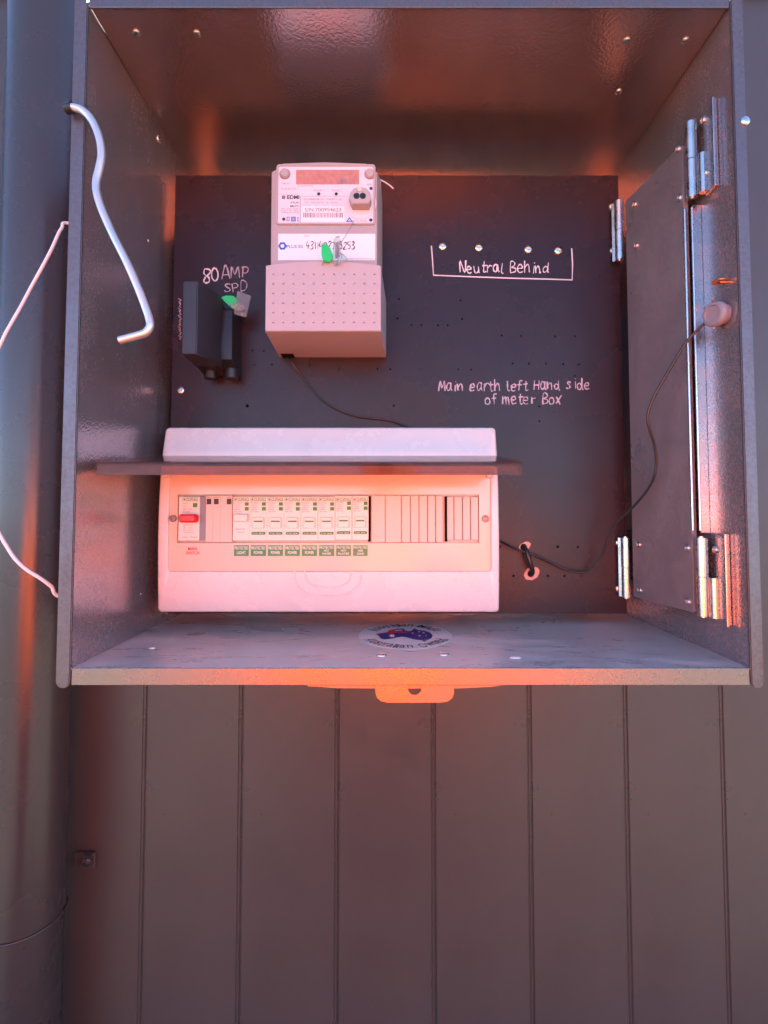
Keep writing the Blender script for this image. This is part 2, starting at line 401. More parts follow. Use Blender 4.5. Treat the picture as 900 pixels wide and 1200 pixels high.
wall = thing('clad_wall', 'dark grey steel wall of narrow upright boards below and behind the box', 'wall', (0, YW, 0))
P = .1145; x_ref = at(397, 805, YW).x; WTOP = 2.105
def board_bm(x0):
    g, d = .0026, .0016
    prof = [(x0, YW + .02), (x0, YW + d), (x0 + .0006, YW + d), (x0 + g * .6, YW), (x0 + P - g * 1.9, YW), (x0 + P - g * 1.6, YW + d * .7),
            (x0 + P - g * 1.3, YW + d * .7), (x0 + P - g, YW), (x0 + P - g * .6, YW), (x0 + P - .0006, YW + d), (x0 + P - .0002, YW + d), (x0 + P - .0002, YW + .02)]
    b = NB(); prism(b, [(x, y, 0) for x, y in prof], (0, 0, WTOP)); return b
b0 = obj('board', board_bm(x_ref), M['clad'], wall)
for i in range(-14, 15):
    if i: meshobj('board', b0.data, wall, (i * P, 0, 0))
bm = NB(); box(bm, x_ref - 14 * P, x_ref + 15 * P, YW - .012, YW + .04, WTOP, WTOP + .03, .003); obj('capping', bm, M['clad'], wall)

# ------------------------------------------------------------------ downpipe with strap
pc = Vector((-.3895, .565)); pr = .0395
pipe = thing('downpipe', 'round dark grey downpipe running up the wall left of the box', 'downpipe', (pc.x, pc.y, 0))
zj = at(20, 1110, pc.y - pr).z
bm = NB(); cyl(bm, (pc.x, pc.y, zj), (pc.x, pc.y, WTOP + .03), pr, n=64); obj('upper_pipe', bm, M['pipe'], pipe, 40)
bm = NB(); cyl(bm, (pc.x, pc.y, .06), (pc.x, pc.y, zj + .03), pr - .0012, n=64); obj('lower_pipe', bm, M['pipe'], pipe, 40)
bm = NB(); tube(bm, [(pc.x + (pr + .0006) * math.cos(2 * math.pi * k / 48), pc.y + (pr + .0006) * math.sin(2 * math.pi * k / 48), zj + .0012) for k in range(49)], .0013, 8); obj('joint_bead', bm, M['pipe'], pipe, 60)
a = at(78, 998, YW - .004); b = at(112, 1020, YW - .004)
bm = NB(); box(bm, pc.x + pr * .6, b.x, YW - .0060, YW - .0035, b.z + .003, a.z, .0006)
box(bm, pc.x + pr * .9, b.x - .001, YW - .013, YW - .0061, a.z - .0016, a.z, .0004)
st = obj('pipe_strap', bm, M['clad'], pipe)
bm = NB(); lathe(bm, at(103, 1008, YW - .006), (.35, -1, 0), [(.0056, 0), (.0056, .002), (.0045, .005), (.002, .006)], 12); obj('strap_screw', bm, M['black_face'], st, 40)

# ------------------------------------------------------------------ the meter box
XL, XR, YF, YB = -.240, .2735, .392, .606
zf = at(480, 783, YF).z; zc = at(480, 4, YF).z
mb = thing('meter_box', 'open dark steel meter box with dusty tray fixed to the boarded wall', 'meter box', (0, YB, zf))
T = .0014
bm = NB(); box(bm, XL - T, XL, YF + .0015, YB, zf - .004, zc + .004)
ls = obj('side_wall', bm, M['steel'], mb)
bm = NB(); box(bm, XR, XR + T, YF + .0015, YB, zf - .004, zc + .004)
rs = obj('side_wall', bm, M['steel'], mb)
bm = NB(); box(bm, XL - T - .0002, XR + T + .0002, YB, YB + .0014, zf - .004, zc + .004); obj('back_wall', bm, M['steel'], mb)
# front hems: folded edge strips facing out, running a little below the tray, lower end rounded
def hem(px_out_top, px_out_bot, side):
    zb = at(80, 806, YF).z; zt = at(80, -14, YF).z
    xi = XL + .0006 if side < 0 else XR - .0006
    xo = xi + side * (.0108 if side < 0 else .0096)
    poly = []
    r = .0050
    xm = (xi + xo) / 2; hw = abs(xo - xi) / 2
    for k in range(9):
        a = math.pi + math.pi * k / 8
        poly.append((xm + hw * math.cos(a), YF - .0015, zb + r + r * math.sin(a)))
    poly += [(xm + hw, YF - .0015, zt), (xm - hw, YF - .0015, zt)]
    b = NB(); prism(b, poly, (0, .0028, 0))
    bmesh.ops.bevel(b, geom=[e for e in b.edges if abs(e.verts[0].co.y - e.verts[1].co.y) < 1e-5], offset=.0007, segments=2, affect='EDGES')
    # outer return running back to the wall side
    box(b, xo - .0012 if side > 0 else xo, xo if side > 0 else xo + .0012, YF + .0014, YF + .03, zb + .008, zt - .001)
    return b
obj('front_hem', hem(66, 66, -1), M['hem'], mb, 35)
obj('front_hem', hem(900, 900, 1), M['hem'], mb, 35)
# tray (floor) with its down-turned front lip
bm = NB(); box(bm, XL + .0003, XR - .0003, YF, YB - .0004, zf - .0012, zf)
tray = obj('tray', bm, M['floor'], mb)
zl = at(480, 803, YF).z
bm = NB(); box(bm, XL + .0012, XR - .0012, YF - .0006, YF + .0008, zl, zf + .0002, .0005); lip = obj('tray_lip', bm, M['lip'], mb)
# latch tab under the lip, with its round hole (upper half hidden by the lip)
yt = YF + .0018
pts = []
def pz(px, py): q = at(px, py, yt); return (q.x, q.z)
for p in [(440, 796), (440, 812), (442, 818), (447, 822), (455, 823.5), (517, 823.5), (525, 822), (530, 818), (532, 812), (532, 796)]: pts.append(pz(*p))
hole = circ(*pz(486, 806), .0053, 20)
bm = plate_with_holes(pts, [hole], yt, .0016); obj('latch_tab', bm, M['lip'], mb)
bm = NB(); prism(bm, [at(x, y, YF + .004) for x, y in [(360, 798), (360, 804), (395, 806.5), (440, 806.8), (535, 806.8), (575, 805), (590, 803), (590, 798)]], (0, .0016, 0)); obj('stiffener', bm, M['lip'], mb)
for p in [(447, 768), (520, 767)]:
    c = atz(p[0], p[1], zf); bm = NB(); lathe(bm, c, (0, 0, 1), [(.0042, 0), (.0042, .0008), (.003, .0018), (.001, .0021)], 16); obj('rivet', bm, M['zinc'], mb, 50)
# roof of the box, its front hem, cross rib
bm = NB(); box(bm, XL + .0003, XR - .0003, YF, YB - .0004, zc, zc + .0012); obj('roof_sheet', bm, M['roof'], mb)
bm = NB(); box(bm, XL + .0012, XR - .0012, YF - .0006, YF + .0010, zc - .004, zc + .010, .0005); obj('roof_lip', bm, M['hem'], mb)
yr = F * (zc - CZ) / (600 - 155) * 1.0
ZR = zc - .0012
bm = NB(); box(bm, XL + .0006, XR - .0006, YF + .003, yr, ZR, zc - .0001, .0004); obj('roof_skin', bm, M['roof'], mb)
def rivet_bm(c, ax, r=.0032):
    b = NB(); lathe(b, c, ax, [(r, -.0004), (r, .0006), (r * .8, .0014), (r * .35, .0018)], 14); return b
for p in [(160, 38), (231, 39), (734, 47), (803, 47), (725, 107)]:
    c = atz(p[0], p[1], ZR); obj('rivet', rivet_bm(c, (0, 0, -1)), M['screw'], mb, 50)
for p in [(186, 163)]:
    c = atx(p[0], p[1], XL); obj('rivet', rivet_bm(c, (1, 0, 0), .004), M['screw'], mb, 50)
for p in [(873, 142)]:
    c = at(p[0], p[1], YF - .0016); obj('rivet', rivet_bm(c, (0, -1, 0), .0038), M['zinc'], mb, 50)
# side dimples on right wall and a copper plated clip sticking out of it
c = atx(851, 330, XR)
bm = NB(); lathe(bm, c + Vector((-.005, 0, 0)), (0, 0, 1), [(.0098, -.0006), (.0105, 0), (.0098, .0006), (.004, .0012), (.003, .0024), (.001, .0028)], 18)
for v in bm.verts: v.co.x = c.x - .005 + (v.co.x - c.x + .005) * .62; v.co.y = c.y + (v.co.y - c.y) * .6
cyl(bm, c + Vector((.002, 0, 0)), c + Vector((-.006, 0, 0)), .0015, n=8); obj('copper_clip', bm, M['copper'], mb, 40)

# ---- hinged mounting panel with holes
YP = .543
def pp(px, py): q = at(px, py, YP); return (q.x, q.z)
holes7 = [(207,317),(213,393),(8,418),(48,418),(115,419),(155,419),(374,460),(452,462),(590,463),(671,463),(418,574),(484,575),(553,575),(623,576),(686,578),(46,598),(196,598),(249,599),(671,624),(527,748),(527,808)]
hl = [(480 + x / 3.46, 260 + y / 3.46, 1.1) for x, y in holes7]
hl += [(320 + x / 5, 400 + y / 5, 1.1) for x, y in [(215,138),(390,162),(612,162),(687,162),(868,163),(707,377)]]
hl += [(180 + x / 6.314, 290 + y / 6.314, 1.1) for x, y in [(732,762),(815,765),(745,868),(875,865)]] + [(289.8, 475.6, 1.9)]
hl += [(560 + x / 4.5, 580 + y / 4.5, 1.5) for x, y in [(187,427),(368,426),(457,426),(543,426),(422,273),(527,274)]]
hl += [(467.4, 350.4, 1.1), (465.7, 373, 1.1), (586, 641, 1.3)]
px2m = YP / F
TL, TR, BR, BL = pp(203.5, 205.5), pp(726, 207), pp(733, 720), pp(198.5, 719)
xl = (TL[0] + BL[0]) / 2; xr = (TR[0] + BR[0]) / 2
outl = [(xl, BL[1]), (xr, BL[1]), (xr, TL[1]), (xl, TL[1])]
holes = [circ(*pp(x, y), r * px2m, 10) for x, y, r in hl]
tie_a, tie_b = pp(613.5, 641), pp(622, 672.5)
holes += [circ(*tie_a, 3.8 * px2m, 14), circ(*tie_b, 3.8 * px2m, 14)]
mp = obj('mounting_panel', plate_with_holes(outl, holes, YP, .0022), M['panel'], mb)
bm = NB(); box(bm, xl + .001, xr - .001, YP + .0024, YP + .014, BL[1] + .0008, BL[1] + .003); box(bm, xl + .0008, xl + .003, YP + .0024, YP + .014, BL[1] + .004, TL[1] - .002)
obj('panel_fold', bm, M['panel'], mp)
# bare, chipped rims of the two tie holes
for (c, ow, oh, an) in [(tie_a, 8.0, 4.6, .6), (tie_b, 9.8, 7.2, .5)]:
    o_ = [(x + random.uniform(-.0005, .0005), z + random.uniform(-.0005, .0005)) for x, z in circ(c[0] + .001, c[1] + .0004, ow * px2m, 22, oh * px2m, an)]
    obj('chipped_rim', plate_with_holes(o_, [circ(*c, 3.9 * px2m, 14)], YP - .0003, .0003), M['bare'], mp)
def screw(px, py, y, r, parent, name='screw', ax=(0, -1, 0), mat='screw', slot=True):
    c = at(px, py, y) if not isinstance(px, Vector) else px
    b = NB(); lathe(b, c, ax, [(r, -.0002), (r, .0008), (r * .85, .0017), (r * .5, .0021), (r * .42, .0012), (r * .2, .0011)], 16)
    return obj(name, b, M[mat], parent, 40)
for p in [(518.5, 289), (561, 290.5), (619, 292.5), (654, 294)]: screw(p[0], p[1], YP, 5.2 * px2m, mp)
for p in [(717, 243), (718, 294), (725, 636), (725, 690)]: screw(p[0], p[1], YP, 4.2 * px2m, mp)
screw(212.5, 457.5, YP, 4.4 * px2m, mp)
# paint pen writing on the panel
yw_ = YP - .0001
bm = NB()
handwrite(bm, '80', 236, 255, 332, 327, 17, yw_, .00062)
obj('handwriting', bm, M['paint'], mp, 60)
bm = NB()
handwrite(bm, 'AMP', 259, 291, 327, 325, 13, yw_, .00055); handwrite(bm, 'SPD', 262, 289, 341, 343, 11, yw_, .0005)
obj('handwriting', bm, M['paint_dim'], mp, 60); bm = NB()
handwrite(bm, 'Main earth left Hand side', 513, 691, 459, 455.5, 12.5, yw_, .00052, .05)
handwrite(bm, 'of meter Box', 568, 658, 474, 473.5, 12.5, yw_, .00052, .05)
obj('handwriting', bm, M['paint_dim'], mp, 60)
bm = NB()
handwrite(bm, 'Neutral Behind', 538, 643, 319.5, 320, 12.5, yw_, .00058, .04)
tube(bm, [at(x, y, yw_) for x, y in [(505.5, 288), (506.5, 300), (508, 322.5), (545, 324), (600, 326), (640, 327), (670.5, 328), (671, 310), (670, 291)]], .0007, 6, flat=.35)
obj('handwriting', bm, M['paint'], mp, 60)

# ---- folded leaf between panel and right side wall, with its hinges
LB, LT = at(741, 699, .524).z, at(741, 236, .524).z
l0, l1 = Vector((.2495, .526)), Vector((.2610, .440))
ld = (l1 - l0).normalized(); ln = Vector((-ld.y, ld.x))
def leaf_box(bm, s0, s1, n0, n1, z0, z1):
    q = [l0 + ld * s0 + ln * n0, l0 + ld * s1 + ln * n0, l0 + ld * s1 + ln * n1, l0 + ld * s0 + ln * n1]
    return prism(bm, [(p.x, p.y, z0) for p in q], (0, 0, z1 - z0))
LL = (l1 - l0).length
bm = NB(); leaf_box(bm, .002, LL - .002, -.0007, .0007, LB, LT)
leaf_box(bm, LL - .0021, LL - .0005, -.0007, .004, LB + .001, LT - .001)
leaf = obj('hinge_leaf', bm, M['leaf_steel'], mb)
bm = NB(); cyl(bm, (l1.x - .0005, l1.y - .001, LB + .07), (l1.x - .0005, l1.y - .001, LT - .06), .0011, n=10); obj('leaf_edge', bm, M['zinc'], leaf, 40)
xe = .2655
bm = NB(); cyl(bm, (xe, l1.y - .0035, LB + .07), (xe, l1.y - .0035, LT - .06), .0011, n=10)
box(bm, xe + .0006, XR - .0003, l1.y - .0040, l1.y - .0030, LB + .068, LT - .058); obj('wall_strip', bm, M['zinc'], mb, 40)
def hinge(cx, cy, r, z0, z1, wing_a, wing_b, parent, twin=False):
    """a butt hinge: barrel in two knuckles; wings given as (direction, length) in plan"""
    bm = NB(); zm = (z0 + z1) / 2
    cyl(bm, (cx, cy, z0), (cx, cy, zm - .0003), r, n=14); cyl(bm, (cx, cy, zm + .0003), (cx, cy, z1), r * 1.04, n=14)
    cyl(bm, (cx, cy, z0 - .0012), (cx, cy, z1 + .0012), r * .5, n=10)
    hb = obj('hinge', bm, M['zinc'], parent, 40)
    for d, L in (wing_a, wing_b):
        d = Vector(d).normalized(); nn = Vector((-d.y, d.x)) * .0007
        p0 = Vector((cx, cy)) + d * r * .8; p1 = Vector((cx, cy)) + d * L
        b = NB(); prism(b, [(p0.x - nn.x, p0.y - nn.y, z0 + .0004), (p1.x - nn.x, p1.y - nn.y, z0 + .0004), (p1.x + nn.x, p1.y + nn.y, z0 + .0004), (p0.x + nn.x, p0.y + nn.y, z0 + .0004)], (0, 0, z1 - z0 - .0008))
        obj('hinge_wing', b, M['zinc'], parent)
    return hb
h1x, h1y = .2465, .5345
for (ya, yb_) in [(236, 305), (630, 700)]:
    z0, z1 = at(735, yb_, h1y).z, at(735, ya, h1y).z
    hinge(h1x, h1y, .0042, z0, z1, ((.15, -1), .006), ((-1, .9), .007), mb)
h2x, h2y = .2640, .4335
for (ya, yb_) in [(144, 232), (630, 722)]:
    z0, z1 = at(818, yb_, h2y).z, at(818, ya, h2y).z
    hinge(h2x, h2y, .0040, z0, z1, ((-.12, 1), .006), ((.25, -1), .006), mb)
    bm = NB(); cyl(bm, (h2x + .0052, h2y - .008, z0), (h2x + .0052, h2y - .008, (z0 + z1) / 2), .0036, n=12); obj('hinge_knuckle', bm, M['zinc'], mb, 40)
    bm = NB(); box(bm, XR - .0030, XR - .0004, .411, h2y - .008, z0 - .003, z1 + .004, .0004); obj('hinge_plate', bm, M['steel'], mb)
    bm = NB(); box(bm, XR - .0052, XR - .0031, .4095, .4115, z0 - .004, z1 + .004, .0005); obj('plate_edge', bm, M['zinc'], mb)
for p in [(839, 644), (840.5, 712.5), (824.5, 141), (827, 203)]: screw(atx(p[0], p[1], XR - .003), 0, 0, .0032, mb, 'rivet', (-1, 0, 0), 'zinc')
la = Vector((ln.x, ln.y, 0)); la = la if la.x < 0 else -la
def on_leaf(px, py):
    # ray meets the leaf plane
    r = _F * F + Vector((1, 0, 0)) * (px - PX) + _U * (PY - py); o = Vector((0, 0, CZ)); n3 = Vector((ln.x, ln.y, 0)); p3 = Vector((l0.x, l0.y, 0))
    return o + r * ((p3 - o).dot(n3) / r.dot(n3)) + la * .0007
for p in [(750, 638), (751, 691.5), (807, 642), (807.6, 705), (745, 240), (747, 288), (796, 175), (797.5, 232)]:
    screw(on_leaf(*p), 0, 0, .0030, leaf, 'rivet', la, 'zinc')

# ------------------------------------------------------------------ stay rod hanging at the left front edge
yr_ = .380
rod_px = [(83, 126), (88, 126.5), (96, 129), (105, 137), (112.5, 150), (117.5, 166), (119, 183), (116, 199), (113, 212), (113.5, 226), (120, 247), (133, 276), (148, 306), (160, 333), (169, 356), (175, 374), (175.5, 383), (170, 390), (160, 393.5), (149, 396.5), (140, 399)]
q = [at(x, y, yr_ + .004 * math.cos(i * .16)) for i, (x, y) in enumerate(rod_px)]
bm = NB(); tube(bm, spline(q, 4), .0029, 14)
stay = thing('stay_rod', 'bent galvanised steel stay rod hooked through the left front edge of the box', 'rod', q[0])
obj('bent_rod', bm, M['galv'], stay, 50)
bm = NB(); cyl(bm, q[0] + Vector((-.004, .001, 0)), q[0] + Vector((.0015, 0, 0)), .0042, n=12); obj('grommet', bm, M['black'], stay, 40)

# ------------------------------------------------------------------ pale wires at the left
def wire(name, label, pts, r, mat, end_z):
    c = [at(*p) for p in pts] + [Vector((XL - .006, .497, end_z)), Vector((XL - T - .0001, .500, end_z))]
    b = NB(); tube(b, spline(c, 8), r, 10); cyl(b, c[-1] + Vector((-.004, 0, 0)), c[-1] + Vector((.0001, 0, 0)), r * 2.0, n=12)
    return tag(obj(name, b, M[mat], None, 60, loc=c[0]), label, 'wire')
wire('pale_wire', 'pale wire running down and left from behind the upper box edge', [(84, 262, .47), (72, 268, .462), (61, 291, .455), (50, 312, .45), (39, 332, .45), (24, 360, .445), (8, 388, .44), (-12, 425, .44), (-60, 480, .44)][::-1], .0014, 'wire_white', at(84, 262, .47).z)
wire('pale_wire', 'white wire dropping to the lower left edge of the box', [(-50, 560, .44), (-12, 608, .44), (6, 637, .44), (18, 655, .44), (32, 668, .442), (48, 678, .445), (60, 687, .45), (76, 700, .46)], .0016, 'wire_white', at(80, 702, .47).z)

# ------------------------------------------------------------------ electricity meter
YM, YC = .484, .461               # upper face, terminal cover face
def mxz(px, py, y=YM): q_ = at(px, py, y); return q_
met = thing('electricity_meter', 'grey electricity meter with label plate and dimpled terminal cover on the panel', 'meter', at(385, 418, YP))
tl = mxz(317, 190); br = mxz(443, 330)
mx0, mx1 = mxz(317, 260).x, mxz(442.5, 260).x
mzt, mzb = mxz(380, 189.5).z, at(380, 384, YM).z
def meter_outline(off, zt_sh, y):
    s = .007
    a = [(mx0 + off, mzb), (mx1 - off, mzb), (mx1 - off, mzt - .0095 - off), (mx1 - off - .003, mzt - .0075 - off), (mx1 - off - .0065, mzt - .0065 - off), (mx1 - off - .008, mzt - .003 - off), (mx1 - off - .011, mzt - .0008 - off),
         ((mx0 + mx1) / 2, mzt - off + .0006),
         (mx0 + off + .011, mzt - .0008 - off), (mx0 + off + .008, mzt - .003 - off), (mx0 + off + .0065, mzt - .0065 - off), (mx0 + off + .003, mzt - .0075 - off), (mx0 + off, mzt - .0095 - off)]
    return [Vector((x, y, z)) for x, z in a]
bm = NB(); loft(bm, [meter_outline(-.004, 0, YP - .0003), meter_outline(-.003, 0, YM + .02), meter_outline(0, 0, YM + .003), meter_outline(.0006, 0, YM + .0008), meter_outline(.0018, 0, YM)], True, True)
obj('body', bm, M['meter'], met, 30)
# label plate with raised rim
bm = NB(); n0, n1 = mxz(324, 263.5), mxz(441 - 1.5, 194)
rim = [rrect(n0.x - .0006, n1.x + .0006, n0.z - .0006, n1.z + .0006, YM - .0001, .003), rrect(n0.x - .0002, n1.x + .0002, n0.z - .0002, n1.z + .0002, YM - .0016, .003), rrect(n0.x + .0012, n1.x - .0012, n0.z + .0012, n1.z - .0012, YM - .0016, .0022), rrect(n0.x + .0016, n1.x - .0016, n0.z + .0016, n1.z - .0016, YM - .0004, .002)]
loft(bm, rim); obj('plate_rim', bm, M['meter'], met, 40)
bm = NB(); loft(bm, [rrect(n0.x + .001, n1.x - .001, n0.z + .001, n1.z - .001, YM - .0001, .002), rrect(n0.x + .001, n1.x - .001, n0.z + .001, n1.z - .001, YM - .0006, .002)], True, True)
plate = obj('label_plate', bm, M['face'], met)
yq = YM - .0007
def zz(x, y): return (315 + x / 6.667, 185 + y / 6.667)
bm = NB(); rect_front(bm, zz(214, 94), zz(705, 205), YM - .0010, .0004); obj('display', bm, M['lcd'], met)
bm = NB(); yk = YM - .00125
for i in range(4): tfront(bm, '1024'[i], zz(560 + i * 30, 160), zz(580 + i * 30, 198), yk)
obj('display_digits', bm, M['ink_grey'], plate)
for bx in (127, 790):
    c = at(*zz(bx, 130), YM); bm = NB(); lathe(bm, c, (0, -1, 0), [(.0047, 0), (.0047, .0010), (.0042, .0030), (.0036, .0035)], 24); obj('push_button', bm, M['meter'], met, 40)
    bm = NB(); lathe(bm, c, (0, -1, 0), [(.0054, .0), (.0054, .0009)], 24); obj('button_ring', bm, M['ink_grey'], plate, 40)
bm = NB()
tfront(bm, 'DISPLAY', zz(97, 194), zz(165, 206), yq); tfront(bm, 'RESET', zz(765, 203), zz(815, 215), yq)
tfront(bm, 'PLUS ES E1A', zz(97, 234), zz(213, 248), yq)
tfront(bm, 'PULSE 1', zz(355, 248), zz(428, 262), yq); tfront(bm, 'PULSE 2', zz(495, 248), zz(567, 262), yq)
tfront(bm, '01 02 03 04 05', zz(228, 212), zz(345, 224), yq)
tfront(bm, '2010-8000-08-2011 TARIFF 1116', zz(270, 316), zz(568, 332), yq); tfront(bm, 'TCP 1 0000 800-00-1 00 1M/kWh', zz(275, 343), zz(540, 356), yq)
tfront(bm, 'CLASS 1  230 V  50 Hz  10(100) A', zz(262, 365), zz(570, 374), yq)
tfront(bm, '1Ph 2W 230V', zz(97, 392), zz(236, 403), yq); tfront(bm, 'CAT III  IP51', zz(97, 407), zz(236, 418), yq); tfront(bm, 'MADE IN 2020', zz(97, 421), zz(236, 432), yq)
tfront(bm, '9011 11 6009 010  DEC 19', zz(355, 474), zz(575, 486), yq); tfront(bm, 'V2A  04/2020', zz(675, 486), zz(768, 498), yq)
for (a_, b_) in [((245, 298), (595, 300)), ((245, 300), (247, 520)), ((80, 282), (225, 284))]: rect_front(bm, zz(*a_), zz(*b_), yq - .00005, .00005)
obj('small_print', bm, M['ink_grey'], plate)
bm = NB(); tfront(bm, 'EDMI', zz(143, 292), zz(238, 322), yq, .03)
for i in range(3): rect_front(bm, zz(104 + i * 9, 294), zz(110 + i * 9, 321), yq, .00005)
tfront(bm, 'ATLAS', zz(168, 342), zz(234, 356), yq, .015); tfront(bm, 'Mk7C', zz(168, 370), zz(234, 384), yq, .015)
for (x, y) in [(390, 282), (527, 282), (799, 239), (117, 479), (797, 486)]:
    c = at(*zz(x, y), yq); lathe(bm, c, (0, -1, 0), [(.0016, 0), (.0016, .0002)], 14)
obj('maker_print', bm, M['ink'], plate)
bm = NB(); rect_front(bm, zz(252, 378), zz(590, 500), YM - .0008, .0002); sn = obj('serial_label', bm, M['paper'], met)
bm = NB(); tfront(bm, 'S/N:700954623', zz(282, 390), zz(566, 420), YM - .0009, .012); x = 270
random.seed(11)
while x < 578:
    ww = random.choice((3, 3, 5, 8)); rect_front(bm, zz(x, 428), zz(min(x + ww, 580), 466), YM - .0009, .00005); x += ww + random.choice((3, 4, 6))
obj('serial_print', bm, M['ink_grey'], sn)
# little symbols at the foot of the plate
bm = NB()
def ring(bm, outer, inner, y):
    b = plate_with_holes(outer, [inner], y, .00005); me = bpy.data.meshes.new('t'); b.to_mesh(me); b.free(); bm.from_mesh(me); bpy.data.meshes.remove(me)
def boxring(x0, y0, x1, y1, t):
    A = [at(*zz(x0, y0), yq), at(*zz(x1, y0), yq), at(*zz(x1, y1), yq), at(*zz(x0, y1), yq)]
    B_ = [at(*zz(x0 + t, y0 + t), yq), at(*zz(x1 - t, y0 + t), yq), at(*zz(x1 - t, y1 - t), yq), at(*zz(x0 + t, y1 - t), yq)]
    ring(bm, [(p.x, p.z) for p in A], [(p.x, p.z) for p in B_], yq - .00005)
boxring(140, 460, 162, 494, 5); boxring(174, 460, 210, 497, 6); boxring(183, 469, 201, 488, 4); boxring(222, 462, 234, 497, 3)
A = [at(*zz(*p), yq) for p in [(603, 500), (630, 462), (658, 500)]]; B_ = [at(*zz(*p), yq) for p in [(618, 494), (630, 476), (644, 494)]]
ring(bm, [(p.x, p.z) for p in A], [(p.x, p.z) for p in B_], yq - .00005)
obj('symbol_print', bm, M['ink_blue'], plate)
# optical port
c = at(*zz(713, 318), YM)
bm = NB(); lathe(bm, at(*zz(716, 360), YM), (0, -1, 0), [(.0155, .0007), (.0155, .0011)], 30)
for v in bm.verts: v.co.z = v.co.z
obj('port_recess', bm, M['face'], met, 40)
po = [at(*zz(x, y), YM - .012) for x, y in [(650, 356), (628, 318), (636, 270), (664, 236), (712, 222), (760, 234), (792, 268), (800, 318), (780, 356)]]
bm = NB(); prism(bm, po, (0, .0115, 0)); bmesh.ops.bevel(bm, geom=[e for e in bm.edges if abs(e.verts[0].co.y - e.verts[1].co.y) < 1e-6 and e.verts[0].co.y < YM - .011], offset=.0006, segments=2, affect='EDGES')
op = obj('optical_port', bm, M['meter'], met, 40)
for x in (686, 735):
    bm = NB(); lathe(bm, at(*zz(x, 298), YM - .0120), (0, -1, 0), [(.0029, 0), (.0029, .0005), (.0020, .0004), (.0018, .0001)], 16); obj('port_eye', bm, M['black'], op, 40)
bm = NB(); lathe(bm, at(*zz(710, 250), YM - .0120), (0, -1, 0), [(.0024, 0), (.0022, .0012), (.0008, .0012)], 16); obj('port_stud', bm, M['white_dim'], op, 40)
# handwritten number label
def yy(x, y): return (320 + x / 6.923, 265 + y / 6.923)
bm = NB(); rect_front(bm, yy(42, 62), yy(828, 277), YM - .0004, .0003); nl = obj('number_label', bm, M['paper'], met)
bm = NB(); random.seed(5); handwrite(bm, '43114027 5253', 358, 415.5, 292.0, 291.5, 8.2, YM - .00045, .00040, .03); obj('handwriting', bm, M['ink'], nl, 60)
bm = NB(); tfront(bm, 'NMI', yy(252, 74), yy(292, 88), YM - .00048); tfront(bm, 'ELECTRICITY METERING SERVICES', yy(590, 260), yy(808, 270), YM - .00048); obj('small_print', bm, M['ink_grey'], nl)
bm = NB(); tfront(bm, 'PLUS ES', yy(110, 152), yy(242, 178), YM - .00048, .012)
c = at(*yy(77, 163), YM)
oc = [(c.x + .0042 * math.cos(R(60 * k)), c.z + .0042 * math.sin(R(60 * k))) for k in range(6)]; ic = [(c.x + .0020 * math.cos(R(60 * k + 30)), c.z + .0020 * math.sin(R(60 * k + 30))) for k in range(6)]
ring(bm, oc, ic, YM - .00052); obj('logo_print', bm, M['ink_blue'], nl)
# terminal cover: shell, dimpled front plate
cx0, cx1 = at(310.5, 385, YC).x, at(446.5, 385, YC).x
czb, czt = at(380, 388, YC).z, at(380, 311, YC).z
def cov(off, y, grow=0.0):
    top = [(cx0 + off + (cx1 - cx0 - 2 * off) * k / 12, czt - off + .0042 * math.sin(math.pi * k / 12) ** .8) for k in range(13)]
    return [Vector((x, y, z)) for x, z in ([(cx0 + off, czb + off)] + [(cx1 - off, czb + off)] + list(reversed(top)))]
bb = [at(328, 419, YP), at(452.5, 420.5, YP)]
def cov_back(y):
    L = cov(0, y); out = []
    for p in L:
        u = (p.x - cx0) / (cx1 - cx0); out.append(Vector((cx0 - .0 + (bb[1].x - bb[0].x) * u - (cx0 - bb[0].x), y, p.z if p.z > czb + .002 else bb[0].z)))
    return out
bm = NB(); loft(bm, [cov_back(YP - .0004), cov(0, YC + .0022), cov(.0006, YC + .0012)], True, True); obj('terminal_cover', bm, M['meter_cover'], met, 25)
ho = []
for r_ in range(6):
    for k in range(11):
        px = 320.5 + k * 11.83 + (r_ * -.05); py = 321.8 + r_ * 11.3
        q_ = at(px, py, YC); ho.append([(q_.x - .0011, q_.z - .0003), (q_.x + .0011, q_.z - .0003), (q_.x + .0010, q_.z + .0003), (q_.x + .0004, q_.z + .0010), (q_.x - .0004, q_.z + .0010), (q_.x - .0010, q_.z + .0003)])
ol = [(p.x, p.z) for p in cov(.0004, 0)]
bm = plate_with_holes(ol, ho, YC, .0011); obj('cover_plate', bm, M['meter_cover'], met)
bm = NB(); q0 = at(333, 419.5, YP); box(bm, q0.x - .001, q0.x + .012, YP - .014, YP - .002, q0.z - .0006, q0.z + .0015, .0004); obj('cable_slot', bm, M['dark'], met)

# small stub of wire poking out beside the meter
bm = NB(); tube(bm, spline([at(446, 211, YP - .02), at(452, 214, YP - .022), at(457, 217.5, YP - .024), at(461, 221, YP - .024)], 5), .0007, 8)
tag(obj('wire_stub', bm, M['wire_white'], None, 60, loc=at(446, 211, YP - .02)), 'short pale wire end poking out right of the meter', 'wire')

